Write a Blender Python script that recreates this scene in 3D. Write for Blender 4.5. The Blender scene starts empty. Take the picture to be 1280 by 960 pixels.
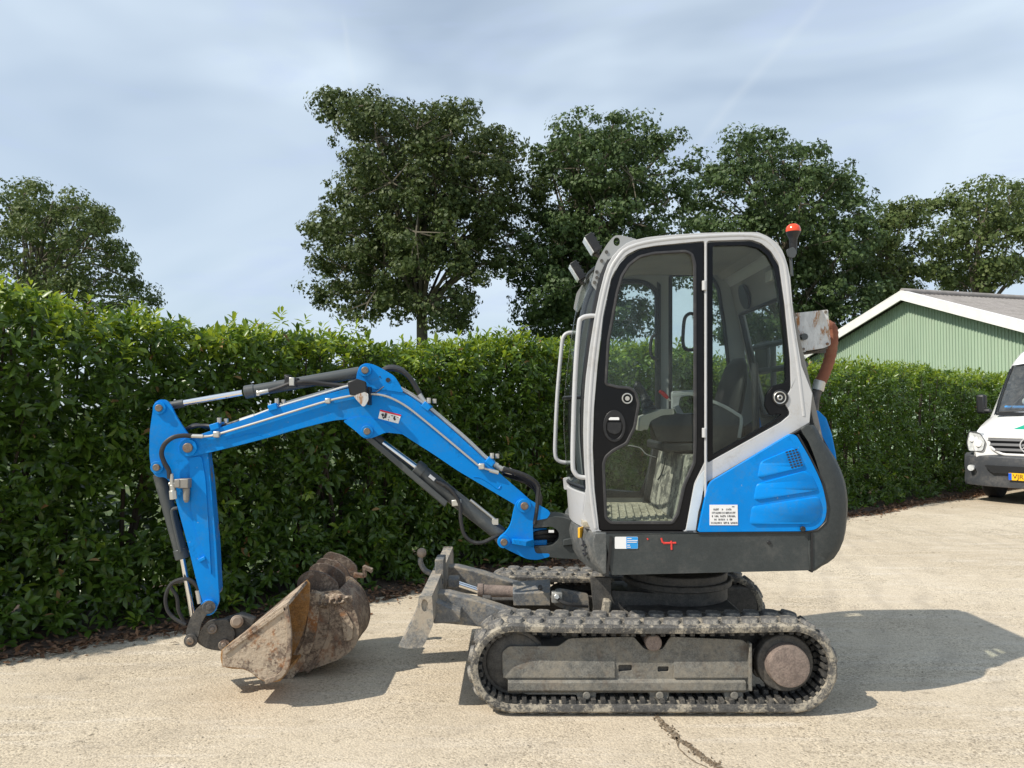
import bpy, bmesh, math, random
import numpy as np
from mathutils import Vector, Matrix
from mathutils.geometry import tessellate_polygon

random.seed(7)
RNG = np.random.default_rng(11)
SC = bpy.context.scene
COL = SC.collection
PI = math.pi

# ------------------------------------------------------------------ camera
CAM_H = 1.55
PITCH = math.atan(30 / 960)
cd = bpy.data.cameras.new('camera')
cam = bpy.data.objects.new('camera', cd)
COL.objects.link(cam)
cam.location = (0, 0, CAM_H)
cam.rotation_euler = (PI / 2 + PITCH, 0, 0)
cd.sensor_width = 36.0
cd.lens = 27.0
cd.clip_start = 0.05
cd.clip_end = 3000
SC.camera = cam

# ------------------------------------------------------------------ light
SUN_TO = Vector((-0.85, -0.42, 1.0)).normalized()
ELEV = math.asin(SUN_TO.z)
AZ = math.atan2(SUN_TO.x, SUN_TO.y)
sd = bpy.data.lights.new('sun', 'SUN')
sd.energy = 5.0
sd.angle = math.radians(0.55)
sd.color = (1.0, 0.93, 0.82)
sun = bpy.data.objects.new('sun', sd)
COL.objects.link(sun)
sun.rotation_euler = SUN_TO.to_track_quat('Z', 'Y').to_euler()

world = bpy.data.worlds.new('World')
SC.world = world
world.use_nodes = True
wn = world.node_tree
wn.nodes.clear()


def N(tree, typ, **kw):
    n = tree.nodes.new(typ)
    for k, v in kw.items():
        if k in n.inputs:
            n.inputs[k].default_value = v
        else:
            setattr(n, k, v)
    return n


def build_world():
    L = wn.links.new
    out = N(wn, 'ShaderNodeOutputWorld')
    bg = N(wn, 'ShaderNodeBackground')
    bg.inputs['Strength'].default_value = 0.12
    L(bg.outputs[0], out.inputs['Surface'])
    sky = N(wn, 'ShaderNodeTexSky', sky_type='NISHITA', sun_disc=False)
    sky.sun_elevation = ELEV
    sky.sun_rotation = AZ
    sky.air_density = 1.0
    sky.dust_density = 0.7
    sky.ozone_density = 1.6
    # thin high cloud: noise on the sky dome's direction, the same everywhere
    tc = N(wn, 'ShaderNodeTexCoord')
    mp = N(wn, 'ShaderNodeMapping')
    mp.inputs['Scale'].default_value = (0.9, 0.9, 2.2)
    mp.inputs['Rotation'].default_value = (0.1, 0.12, 0.3)
    L(tc.outputs['Generated'], mp.inputs['Vector'])
    n1 = N(wn, 'ShaderNodeTexNoise', noise_dimensions='3D')
    n1.inputs['Scale'].default_value = 1.9
    n1.inputs['Detail'].default_value = 3.5
    n1.inputs['Roughness'].default_value = 0.52
    n1.inputs['Distortion'].default_value = 0.6
    L(mp.outputs[0], n1.inputs['Vector'])
    r1 = N(wn, 'ShaderNodeMapRange')
    r1.inputs['From Min'].default_value = 0.34
    r1.inputs['From Max'].default_value = 0.66
    r1.inputs['To Min'].default_value = 0.36
    r1.inputs['To Max'].default_value = 1.0
    L(n1.outputs['Fac'], r1.inputs['Value'])
    mp2 = N(wn, 'ShaderNodeMapping')
    mp2.inputs['Scale'].default_value = (1.5, 1.5, 6.5)
    mp2.inputs['Rotation'].default_value = (-0.05, 0.1, 0.9)
    L(tc.outputs['Generated'], mp2.inputs['Vector'])
    n2 = N(wn, 'ShaderNodeTexNoise')
    n2.inputs['Scale'].default_value = 2.6
    n2.inputs['Detail'].default_value = 8
    n2.inputs['Roughness'].default_value = 0.6
    n2.inputs['Distortion'].default_value = 0.4
    L(mp2.outputs[0], n2.inputs['Vector'])
    r2 = N(wn, 'ShaderNodeMapRange')
    r2.inputs['From Min'].default_value = 0.52
    r2.inputs['From Max'].default_value = 0.78
    r2.inputs['To Min'].default_value = 0.0
    r2.inputs['To Max'].default_value = 0.5
    L(n2.outputs['Fac'], r2.inputs['Value'])
    mix = N(wn, 'ShaderNodeMix', data_type='RGBA')
    mix.inputs['B'].default_value = (5.9, 6.95, 8.05, 1)
    L(r1.outputs[0], mix.inputs['Factor'])
    L(sky.outputs[0], mix.inputs['A'])
    # slightly greyer undersides of the thin cloud
    mix2 = N(wn, 'ShaderNodeMix', data_type='RGBA')
    mix2.inputs['B'].default_value = (4.45, 5.35, 7.95, 1)
    L(r2.outputs[0], mix2.inputs['Factor'])
    L(mix.outputs['Result'], mix2.inputs['A'])
    # old aircraft trails: thin soft lines of cloud lying on great circles
    res = mix2.outputs['Result']
    nrm = N(wn, 'ShaderNodeVectorMath', operation='NORMALIZE'); L(tc.outputs['Generated'], nrm.inputs[0])
    for da, db, wdt, amt in (((0.404, 1.0, 0.535), (0.25, 1.0, 0.355), 0.009, 0.20), ((-0.222, 1.0, 0.505), (-0.208, 1.0, 0.425), 0.005, 0.20)):
        A_ = Vector(da).normalized(); B_ = Vector(db).normalized()
        nn = A_.cross(B_).normalized(); md = (A_ + B_).normalized()
        hw = math.acos(A_.dot(B_)) / 2 * 1.5
        d1 = N(wn, 'ShaderNodeVectorMath', operation='DOT_PRODUCT'); L(nrm.outputs[0], d1.inputs[0]); d1.inputs[1].default_value = nn
        wb = N(wn, 'ShaderNodeMath', operation='MULTIPLY_ADD'); L(n2.outputs['Fac'], wb.inputs[0]); wb.inputs[1].default_value = 0.012; wb.inputs[2].default_value = -0.006
        ad = N(wn, 'ShaderNodeMath', operation='ADD'); L(d1.outputs['Value'], ad.inputs[0]); L(wb.outputs[0], ad.inputs[1])
        ab = N(wn, 'ShaderNodeMath', operation='ABSOLUTE'); L(ad.outputs[0], ab.inputs[0])
        ra = N(wn, 'ShaderNodeMapRange'); L(ab.outputs[0], ra.inputs['Value'])
        ra.inputs['From Min'].default_value = 0; ra.inputs['From Max'].default_value = wdt; ra.inputs['To Min'].default_value = amt; ra.inputs['To Max'].default_value = 0
        d2 = N(wn, 'ShaderNodeVectorMath', operation='DOT_PRODUCT'); L(nrm.outputs[0], d2.inputs[0]); d2.inputs[1].default_value = md
        rb_ = N(wn, 'ShaderNodeMapRange'); L(d2.outputs['Value'], rb_.inputs['Value'])
        rb_.inputs['From Min'].default_value = math.cos(hw); rb_.inputs['From Max'].default_value = math.cos(hw * .5)
        mu = N(wn, 'ShaderNodeMath', operation='MULTIPLY'); L(ra.outputs[0], mu.inputs[0]); L(rb_.outputs[0], mu.inputs[1])
        m3 = N(wn, 'ShaderNodeMix', data_type='RGBA'); L(mu.outputs[0], m3.inputs['Factor']); L(res, m3.inputs['A']); m3.inputs['B'].default_value = (6.3, 7.0, 7.6, 1)
        res = m3.outputs['Result']
    L(res, bg.inputs['Color'])


build_world()
SC.view_settings.view_transform = 'Standard'
SC.view_settings.look = 'None'
SC.view_settings.exposure = 0.0
SC.view_settings.gamma = 1.0
SC.view_settings.use_curve_mapping = False
try:
    SC.cycles.transparent_max_bounces = 16
    SC.cycles.max_bounces = 8
except Exception:
    pass


# ------------------------------------------------------------------ picture geometry -> metres
def ray(px, py):
    x = (px - 640) / 960
    v = (480 - py) / 960
    return x, math.cos(PITCH) - v * math.sin(PITCH), math.sin(PITCH) + v * math.cos(PITCH)


def P(px, py, Y):
    x, y, z = ray(px, py)
    t = Y / y
    return Vector((x * t, Y, CAM_H + z * t))


KB = 0.12
NB = Vector((-KB, 1, 0)).normalized()


def PB(px, py, off=0.0):          # plane of the slewed boom, off = metres behind its middle
    x, y, z = ray(px, py)
    t = (4.44 + off * math.sqrt(1 + KB * KB)) / (y - KB * x)
    return Vector((x * t, y * t, CAM_H + z * t))


def G(px, py, z=0.0):             # point on the ground
    x, y, dz = ray(px, py)
    t = (z - CAM_H) / dz
    return Vector((x * t, y * t, z))


def rc(pts, r=4, seg=4):          # round the corners of a closed outline
    out = []
    n = len(pts)
    for i, p in enumerate(pts):
        rr = r
        if len(p) == 3:
            rr = p[2]
        a = Vector(pts[i - 1][:2]); b = Vector(p[:2]); c = Vector(pts[(i + 1) % n][:2])
        if rr <= 0:
            out.append((b.x, b.y)); continue
        d1 = (a - b); d2 = (c - b)
        l1, l2 = d1.length, d2.length
        k1 = min(rr, l1 * 0.48) / max(l1, 1e-6); k2 = min(rr, l2 * 0.48) / max(l2, 1e-6)
        s = b + d1 * k1; e = b + d2 * k2
        for j in range(seg + 1):
            t = j / seg
            q = s * (1 - t) ** 2 + b * 2 * t * (1 - t) + e * t * t
            out.append((q.x, q.y))
    return out


def sm(pts, n=4, closed=False):   # Catmull-Rom through points (any dimension)
    V = [Vector(p) for p in pts]
    out = []
    m = len(V)
    rng = range(m) if closed else range(m - 1)
    for i in rng:
        if closed:
            p0, p1, p2, p3 = V[i - 1], V[i], V[(i + 1) % m], V[(i + 2) % m]
        else:
            p0, p1, p2, p3 = V[max(i - 1, 0)], V[i], V[i + 1], V[min(i + 2, m - 1)]
        for j in range(n):
            t = j / n
            out.append(0.5 * ((2 * p1) + (p2 - p0) * t + (2 * p0 - 5 * p1 + 4 * p2 - p3) * t * t + (3 * p1 - p0 - 3 * p2 + p3) * t ** 3))
    if not closed:
        out.append(V[-1])
    return out


def circ(cx, cy, r, n=20):
    return [(cx + r * math.cos(2 * PI * i / n), cy + r * math.sin(2 * PI * i / n)) for i in range(n)]


# ------------------------------------------------------------------ mesh builder
class MB:
    def __init__(s):
        s.v = []; s.f = []; s.mi = []

    def add(s, vs, fs, mi=0):
        o = len(s.v)
        s.v.extend([Vector(v) for v in vs])
        for f in fs:
            s.f.append([i + o for i in f]); s.mi.append(mi)
        return s

    def box(s, c, size, R=None, mi=0):
        hx, hy, hz = size[0] / 2, size[1] / 2, size[2] / 2
        vs = [Vector((x, y, z)) for x in (-hx, hx) for y in (-hy, hy) for z in (-hz, hz)]
        if R is not None:
            vs = [R @ v for v in vs]
        vs = [v + Vector(c) for v in vs]
        return s.add(vs, [(0, 1, 3, 2), (4, 6, 7, 5), (0, 4, 5, 1), (2, 3, 7, 6), (0, 2, 6, 4), (1, 5, 7, 3)], mi)

    def plate(s, outer, ext, holes=(), mi=0):
        ext = Vector(ext)
        loops = [list(map(Vector, outer))] + [list(map(Vector, h)) for h in holes]
        flat = [p for l in loops for p in l]
        n = len(flat)
        tris = tessellate_polygon(loops)
        fs = [tuple(t) for t in tris] + [tuple(n + i for i in reversed(t)) for t in tris]
        o = 0
        for l in loops:
            m = len(l)
            for i in range(m):
                a, b = o + i, o + (i + 1) % m
                fs.append((a, b, n + b, n + a))
            o += m
        return s.add(flat + [p + ext for p in flat], fs, mi)

    def strip(s, path, ext, thick, side, mi=0):
        """sheet bent along a 3-D path, as wide as ext, thick towards side (vector field or +-1 about ext)"""
        path = [Vector(p) for p in path]; ext = Vector(ext); e = ext.normalized()
        off = []
        for i, p in enumerate(path):
            t = (path[min(i + 1, len(path) - 1)] - path[max(i - 1, 0)]).normalized()
            off.append(p + e.cross(t).normalized() * thick * side)
        return s.plate(path + off[::-1], ext, mi=mi)

    def tube(s, path, r, n=8, caps=True, mi=0):
        path = [Vector(p) for p in path]
        m = len(path)
        rs = r if isinstance(r, (list, tuple)) else [r] * m
        prev = None
        vs = []
        for i, p in enumerate(path):
            t = (path[min(i + 1, m - 1)] - path[max(i - 1, 0)]).normalized()
            if prev is None:
                u = t.orthogonal().normalized()
            else:
                u = (prev - t * prev.dot(t))
                u = u.normalized() if u.length > 1e-6 else t.orthogonal().normalized()
            w = t.cross(u)
            prev = u
            for k in range(n):
                a = 2 * PI * k / n
                vs.append(p + (u * math.cos(a) + w * math.sin(a)) * rs[i])
        fs = []
        for i in range(m - 1):
            for k in range(n):
                fs.append((i * n + k, i * n + (k + 1) % n, (i + 1) * n + (k + 1) % n, (i + 1) * n + k))
        if caps:
            fs.append(tuple(range(n))[::-1]); fs.append(tuple((m - 1) * n + k for k in range(n)))
        return s.add(vs, fs, mi)

    def cyl(s, a, b, r, r2=None, n=20, mi=0):
        return s.tube([a, b], [r, r if r2 is None else r2], n=n, mi=mi)

    def sphere(s, c, r, nu=14, nv=9, sc=(1, 1, 1), mi=0):
        vs = [Vector(c) + Vector((0, 0, r * sc[2]))]
        for j in range(1, nv):
            th = PI * j / nv
            for i in range(nu):
                ph = 2 * PI * i / nu
                vs.append(Vector(c) + Vector((r * sc[0] * math.sin(th) * math.cos(ph), r * sc[1] * math.sin(th) * math.sin(ph), r * sc[2] * math.cos(th))))
        vs.append(Vector(c) - Vector((0, 0, r * sc[2])))
        fs = []
        for i in range(nu):
            fs.append((0, 1 + i, 1 + (i + 1) % nu))
            fs.append((len(vs) - 1, 1 + (nv - 2) * nu + (i + 1) % nu, 1 + (nv - 2) * nu + i))
        for j in range(nv - 2):
            for i in range(nu):
                a = 1 + j * nu + i; b = 1 + j * nu + (i + 1) % nu
                fs.append((a, a + nu, b + nu, b))
        return s.add(vs, fs, mi)

    def loft(s, rings, caps=True, closed=True, mi=0):
        n = len(rings[0]); vs = [p for r in rings for p in r]; fs = []
        kk = n if closed else n - 1
        for i in range(len(rings) - 1):
            for k in range(kk):
                fs.append((i * n + k, i * n + (k + 1) % n, (i + 1) * n + (k + 1) % n, (i + 1) * n + k))
        o = len(s.v)
        s.add(vs, fs, mi)
        if caps:
            for base, l in ((0, rings[0]), ((len(rings) - 1) * n, rings[-1])):
                for t in tessellate_polygon([[Vector(p) for p in l]]):
                    s.f.append([o + base + i for i in t]); s.mi.append(mi)
        return s

    def build(s, name, mats, parent=None, bevel=0.0, seg=2, angle=38, recalc=True, base=None, smooth=True):
        base = Vector(base) if base is not None else base_of(parent)
        me = bpy.data.meshes.new(name)
        me.from_pydata([tuple(v - base) for v in s.v], [], s.f)
        mats = mats if isinstance(mats, (list, tuple)) else [mats]
        for m in mats:
            me.materials.append(m)
        if any(s.mi):
            me.polygons.foreach_set('material_index', s.mi)
        if recalc:
            bm = bmesh.new(); bm.from_mesh(me)
            bmesh.ops.remove_doubles(bm, verts=bm.verts, dist=1e-6)
            bmesh.ops.recalc_face_normals(bm, faces=bm.faces)
            bm.to_mesh(me); bm.free()
        if smooth:
            me.polygons.foreach_set('use_smooth', [True] * len(me.polygons))
            me.set_sharp_from_angle(angle=math.radians(angle))
        me.update()
        o = bpy.data.objects.new(name, me)
        COL.objects.link(o)
        if parent is not None:
            o.parent = parent
        else:
            o.location = base
        if bevel:
            b = o.modifiers.new('bevel', 'BEVEL')
            b.width = bevel; b.segments = seg; b.limit_method = 'ANGLE'; b.angle_limit = math.radians(40)
        return o


BASES = {}


def base_of(parent):
    o = parent
    while o is not None:
        if o.name in BASES:
            return BASES[o.name]
        o = o.parent
    return Vector((0, 0, 0))


def thing(name, label, cat, loc, rotz=0.0, group=None, local=False):
    o = bpy.data.objects.new(name, None)
    o.empty_display_size = 0.2
    COL.objects.link(o)
    o.location = loc
    o.rotation_euler = (0, 0, rotz)
    o['label'] = label; o['category'] = cat
    if group:
        o['group'] = group
    BASES[o.name] = Vector((0, 0, 0)) if local else Vector(loc)
    return o


def structure(o):
    o['kind'] = 'structure'
    return o


def stuff(o, label=None, cat=None):
    o['kind'] = 'stuff'
    if label:
        o['label'] = label; o['category'] = cat
    return o


def inst(src, name, parent, matrix):
    o = bpy.data.objects.new(name, src)
    COL.objects.link(o)
    o.parent = parent
    o.matrix_local = matrix
    return o


def tri_mesh(name, verts, tris, mats, mi=None, smooth=False):
    """large mesh straight from numpy arrays"""
    me = bpy.data.meshes.new(name)
    nv, nt = len(verts), len(tris)
    me.vertices.add(nv); me.loops.add(nt * 3); me.polygons.add(nt)
    me.vertices.foreach_set('co', np.asarray(verts, np.float32).ravel())
    me.loops.foreach_set('vertex_index', np.asarray(tris, np.int32).ravel())
    me.polygons.foreach_set('loop_start', np.arange(0, nt * 3, 3, dtype=np.int32))
    me.polygons.foreach_set('loop_total', np.full(nt, 3, np.int32))
    for m in mats:
        me.materials.append(m)
    if mi is not None:
        me.polygons.foreach_set('material_index', np.asarray(mi, np.int32))
    if smooth:
        me.polygons.foreach_set('use_smooth', np.ones(nt, bool))
    me.update(calc_edges=True)
    return me


def link_mesh(me, name, parent=None, loc=None):
    o = bpy.data.objects.new(name, me)
    COL.objects.link(o)
    if parent is not None:
        o.parent = parent
    if loc is not None:
        o.location = loc
    return o


# ------------------------------------------------------------------ materials
def new_mat(name):
    m = bpy.data.materials.new(name)
    m.use_nodes = True
    t = m.node_tree
    t.nodes.clear()
    out = N(t, 'ShaderNodeOutputMaterial')
    bs = N(t, 'ShaderNodeBsdfPrincipled')
    t.links.new(bs.outputs[0], out.inputs['Surface'])
    return m, t, bs, out


def rgba(c):
    return (c[0], c[1], c[2], 1)


def noise(t, scale, detail=4, rough=0.55, vec=None, dist=0.0):
    n = N(t, 'ShaderNodeTexNoise')
    n.inputs['Scale'].default_value = scale
    n.inputs['Detail'].default_value = detail
    n.inputs['Roughness'].default_value = rough
    n.inputs['Distortion'].default_value = dist
    if vec is not None:
        t.links.new(vec, n.inputs['Vector'])
    return n


def ramp(t, src, lo, hi, a=0.0, b=1.0):
    r = N(t, 'ShaderNodeMapRange')
    r.inputs['From Min'].default_value = lo
    r.inputs['From Max'].default_value = hi
    r.inputs['To Min'].default_value = a
    r.inputs['To Max'].default_value = b
    t.links.new(src, r.inputs['Value'])
    return r.outputs[0]


def mixc(t, fac, a, b):
    m = N(t, 'ShaderNodeMix', data_type='RGBA')
    if isinstance(fac, (int, float)):
        m.inputs['Factor'].default_value = fac
    else:
        t.links.new(fac, m.inputs['Factor'])
    for k, v in (('A', a), ('B', b)):
        if isinstance(v, (tuple, list)):
            m.inputs[k].default_value = rgba(v)
        else:
            t.links.new(v, m.inputs[k])
    return m.outputs['Result']


def M(name, col, rough=0.5, metal=0.0, var=0.12, vscale=5, dirt=None, dlo=0.5, dhi=0.7, damt=0.8, dscale=7,
      bump=0.0, bscale=60, coat=0.0, spec=0.5, rust=None, rlo=0.6, rhi=0.7, rscale=11, speck=None, grit=0.0, stretch=None):
    m, t, bs, out = new_mat(name)
    tc = N(t, 'ShaderNodeTexCoord')
    vec = tc.outputs['Object']
    if stretch:
        mpx = N(t, 'ShaderNodeMapping'); mpx.inputs['Scale'].default_value = stretch; t.links.new(vec, mpx.inputs['Vector']); vec = mpx.outputs[0]
    n0 = noise(t, vscale, 5, 0.6, vec)
    f = ramp(t, n0.outputs['Fac'], 0.3, 0.7)
    c = mixc(t, f, tuple(x * (1 - var) for x in col), tuple(min(1, x * (1 + var)) for x in col))
    rsock = None
    if grit:
        ng = noise(t, 130, 3, 0.7, vec)
        ng2 = noise(t, 28, 6, 0.7, vec)
        mg = N(t, 'ShaderNodeMath', operation='MULTIPLY'); t.links.new(ng.outputs['Fac'], mg.inputs[0]); t.links.new(ng2.outputs['Fac'], mg.inputs[1])
        fg = ramp(t, mg.outputs[0], 0.16, 0.34)
        c2 = N(t, 'ShaderNodeMix', data_type='RGBA', blend_type='MULTIPLY'); c2.inputs['Factor'].default_value = grit
        t.links.new(c, c2.inputs['A'])
        t.links.new(mixc(t, fg, (0.45, 0.45, 0.45), (1.45, 1.43, 1.38)), c2.inputs['B'])
        c2.clamp_result = False
        c = c2.outputs['Result']
    if rust is not None:
        nr = noise(t, rscale, 10, 0.75, vec, 0.4)
        fr = ramp(t, nr.outputs['Fac'], rlo, rhi)
        c = mixc(t, fr, c, rust)
    if dirt is not None:
        nd = noise(t, dscale, 8, 0.68, vec, 0.3)
        nf = noise(t, dscale * 7, 5, 0.7, vec)
        md = N(t, 'ShaderNodeMath', operation='MULTIPLY_ADD'); t.links.new(nf.outputs['Fac'], md.inputs[0]); md.inputs[1].default_value = 0.55; t.links.new(nd.outputs['Fac'], md.inputs[2])
        sb2 = N(t, 'ShaderNodeMath', operation='SUBTRACT'); t.links.new(md.outputs[0], sb2.inputs[0]); sb2.inputs[1].default_value = 0.275
        fd = ramp(t, sb2.outputs[0], dlo, dhi, 0, damt)
        c = mixc(t, fd, c, dirt)
        rsock = ramp(t, fd, 0, 1, rough, min(1, rough + 0.35))
    if speck is not None:
        ns = noise(t, speck[1], 2, 0.5, vec)
        fs = ramp(t, ns.outputs['Fac'], speck[2], speck[2] + 0.04, 0, speck[3])
        c = mixc(t, fs, c, speck[0])
    t.links.new(c, bs.inputs['Base Color'])
    bs.inputs['Roughness'].default_value = rough
    if rsock is not None:
        t.links.new(rsock, bs.inputs['Roughness'])
    bs.inputs['Metallic'].default_value = metal
    bs.inputs['Specular IOR Level'].default_value = spec
    bs.inputs['Coat Weight'].default_value = coat
    bs.inputs['Coat Roughness'].default_value = 0.08
    if bump:
        nb = noise(t, bscale, 6, 0.65, vec)
        b = N(t, 'ShaderNodeBump')
        b.inputs['Strength'].default_value = bump
        b.inputs['Distance'].default_value = 0.01
        t.links.new(nb.outputs['Fac'], b.inputs['Height'])
        t.links.new(b.outputs[0], bs.inputs['Normal'])
    return m


DUST = (0.36, 0.32, 0.26)
mBlue = M('blue_paint', (0.0, 0.218, 0.66), 0.38, var=0.09, dirt=(0.05, 0.20, 0.42), dlo=0.50, dhi=0.74, damt=0.5, dscale=8, bump=0.04, bscale=30, spec=0.18, rust=(0.0, 0.12, 0.36), rlo=0.57, rhi=0.72, rscale=5, speck=((0.25, 0.32, 0.40), 55, 0.735, 0.6))
mBlueWorn = M('worn_blue_paint', (0.0, 0.185, 0.60), 0.4, var=0.06, rust=(0.14, 0.13, 0.12), rlo=0.56, rhi=0.60, rscale=9, dirt=(0.20, 0.26, 0.34), dlo=0.55, dhi=0.8, damt=0.5)
mWhite = M('cab_white_paint', (0.49, 0.495, 0.50), 0.38, var=0.04, dirt=(0.33, 0.30, 0.25), dlo=0.54, dhi=0.80, damt=0.5, dscale=12, speck=((0.2, 0.13, 0.08), 70, 0.76, 0.7))
mGrey = M('dark_grey_paint', (0.046, 0.053, 0.054), 0.5, var=0.10, spec=0.3, dirt=(0.13, 0.125, 0.115), dlo=0.50, dhi=0.82, damt=0.45, dscale=5, bump=0.08, bscale=70, grit=0.22)
mGreyNose = M('scuffed_grey_paint', (0.085, 0.092, 0.092), 0.55, var=0.12, dirt=(0.30, 0.285, 0.26), dlo=0.45, dhi=0.75, damt=0.5, dscale=9, bump=0.15, bscale=60, grit=0.35)
mGreyCyl = M('cylinder_grey_paint', (0.075, 0.083, 0.085), 0.38, var=0.08, spec=0.35, dirt=(0.24, 0.23, 0.2), dlo=0.55, dhi=0.85, damt=0.4, dscale=10)
mChrome = M('chrome_rod', (0.86, 0.86, 0.86), 0.16, metal=1.0, var=0.02)
mSteel = M('zinc_steel', (0.55, 0.54, 0.50), 0.38, metal=0.7, var=0.1, dirt=(0.3, 0.25, 0.2), dlo=0.55, dhi=0.75, damt=0.4)
mPin = M('greasy_pin_steel', (0.20, 0.17, 0.14), 0.5, metal=0.5, var=0.2, rust=(0.22, 0.10, 0.05), rlo=0.5, rhi=0.7, rscale=30, grit=0.50)
mDarkIron = M('grimy_dark_iron', (0.075, 0.072, 0.068), 0.6, metal=0.2, var=0.2, dirt=(0.2, 0.18, 0.15), dlo=0.48, dhi=0.75, damt=0.6, dscale=12, bump=0.2, bscale=60, grit=0.60)
mBlack = M('black_plastic', (0.012, 0.0125, 0.014), 0.45, var=0.2, dirt=(0.10, 0.095, 0.085), dlo=0.55, dhi=0.9, damt=0.4, dscale=12)
mBlackGloss = M('black_glazing_border', (0.006, 0.0065, 0.008), 0.22, var=0.1, spec=0.2, dirt=(0.07, 0.066, 0.06), dlo=0.55, dhi=0.9, damt=0.15, dscale=14)
mRubberSeal = M('rubber_seal', (0.03, 0.03, 0.032), 0.55, var=0.2, dirt=(0.16, 0.15, 0.13), dlo=0.5, dhi=0.9, damt=0.4, dscale=20)
mHose = M('black_hose_rubber', (0.022, 0.022, 0.023), 0.5, var=0.2, dirt=(0.15, 0.14, 0.12), dlo=0.55, dhi=0.85, damt=0.45, dscale=14)
mTrack = M('dusty_track_rubber', (0.085, 0.083, 0.080), 0.75, var=0.18, dirt=(0.42, 0.375, 0.295), dlo=0.475, dhi=0.60, damt=0.85, dscale=11, bump=0.5, bscale=70, grit=0.70)
mLug = M('worn_tread_rubber', (0.135, 0.133, 0.13), 0.7, var=0.25, dirt=(0.40, 0.36, 0.29), dlo=0.50, dhi=0.62, damt=0.7, dscale=14, bump=0.3, bscale=90, grit=0.60)
mTrackIn = M('dark_inner_track', (0.045, 0.044, 0.042), 0.8, var=0.2, dirt=(0.22, 0.2, 0.17), dlo=0.5, dhi=0.7, damt=0.7, dscale=14, bump=0.3, bscale=70, grit=0.60)
mFrame = M('muddy_track_frame', (0.150, 0.148, 0.136), 0.72, var=0.2, dirt=(0.26, 0.232, 0.185), dlo=0.42, dhi=0.66, damt=0.75, dscale=6, rust=(0.105, 0.082, 0.065), rlo=0.54, rhi=0.66, rscale=7, bump=0.35, bscale=55, grit=0.70)
mHub = M('brown_drive_hub', (0.20, 0.155, 0.135), 0.75, var=0.12, dirt=(0.30, 0.245, 0.205), dlo=0.45, dhi=0.7, damt=0.6, dscale=9, bump=0.4, bscale=55, grit=0.60)
mBucket = M('muddy_bucket_steel', (0.17, 0.125, 0.095), 0.78, var=0.3, vscale=9, dirt=(0.47, 0.385, 0.29), dlo=0.44, dhi=0.56, damt=0.85, dscale=9, rust=(0.30, 0.13, 0.045), rlo=0.52, rhi=0.62, rscale=6, bump=0.9, bscale=45, grit=0.80)
mBucketRust = M('rusty_bucket_inside', (0.36, 0.185, 0.06), 0.7, var=0.2, dirt=(0.30, 0.25, 0.19), dlo=0.5, dhi=0.7, damt=0.7, dscale=9, rust=(0.12, 0.06, 0.03), rlo=0.56, rhi=0.7, bump=0.4, bscale=60, grit=0.70)
mBucketDark = M('brown_bucket_steel', (0.15, 0.108, 0.082), 0.72, var=0.25, dirt=(0.39, 0.315, 0.235), dlo=0.44, dhi=0.58, damt=0.7, dscale=8, rust=(0.19, 0.085, 0.04), rlo=0.53, rhi=0.63, rscale=6, bump=0.35, bscale=50, grit=0.80)
mBlade = M('scratched_blade_steel', (0.20, 0.20, 0.195), 0.6, metal=0.15, var=0.15, dirt=(0.42, 0.37, 0.295), dlo=0.40, dhi=0.58, damt=0.85, dscale=9, rust=(0.26, 0.14, 0.075), rlo=0.52, rhi=0.64, rscale=9, bump=0.35, bscale=50, grit=0.70)
mBladeArm = M('worn_blade_arm_paint', (0.145, 0.15, 0.155), 0.5, var=0.15, dirt=(0.33, 0.28, 0.21), dlo=0.46, dhi=0.60, damt=0.75, dscale=9, bump=0.2, bscale=50, grit=0.60)
mFloor = M('dusty_cab_floor', (0.33, 0.30, 0.235), 0.85, var=0.2, vscale=14, dirt=(0.46, 0.42, 0.33), dlo=0.45, dhi=0.62, damt=0.9, dscale=14, bump=0.4, bscale=60, grit=0.60)
mPanelDirty = M('dirty_seat_base', (0.13, 0.125, 0.115), 0.7, var=0.3, vscale=12, dirt=(0.42, 0.39, 0.33), dlo=0.48, dhi=0.56, damt=0.9, dscale=12, bump=0.3, bscale=60, grit=0.60)
mLiner = M('grey_headliner', (0.25, 0.242, 0.225), 0.85, var=0.12, dirt=(0.27, 0.24, 0.19), dlo=0.48, dhi=0.75, damt=0.5, dscale=5)
mIntGrey = M('interior_post_grey', (0.30, 0.31, 0.31), 0.6, var=0.05)
mSeat = M('black_seat_vinyl', (0.012, 0.012, 0.013), 0.6, var=0.2, spec=0.3, dirt=(0.06, 0.06, 0.056), dlo=0.55, dhi=0.85, damt=0.2, dscale=10)
mConsole = M('beige_console_plastic', (0.38, 0.36, 0.31), 0.55, var=0.06, dirt=(0.3, 0.27, 0.22), dlo=0.5, dhi=0.8, damt=0.4)
mConsoleDark = M('charcoal_console_plastic', (0.022, 0.023, 0.026), 0.55, var=0.15, dirt=(0.12, 0.115, 0.105), dlo=0.5, dhi=0.8, damt=0.5)
mRed = M('red_plastic', (0.52, 0.02, 0.02), 0.4, var=0.05)
mRedPaint = M('red_marker_paint', (0.72, 0.05, 0.04), 0.5, var=0.15)
mOrange = M('orange_beacon_lens', (0.78, 0.065, 0.012), 0.25, var=0.05, coat=0.4)
mDecalWhite = M('white_decal', (0.80, 0.80, 0.80), 0.4, var=0.02)
mDecalBlue = M('light_blue_decal', (0.02, 0.30, 0.72), 0.4, var=0.02)
mDecalBlack = M('black_print', (0.02, 0.02, 0.025), 0.5, var=0.02)
mDecalRed = M('red_print', (0.62, 0.01, 0.03), 0.4, var=0.02)
mYellow = M('amber_reflector', (0.75, 0.42, 0.03), 0.3, var=0.05)
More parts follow.
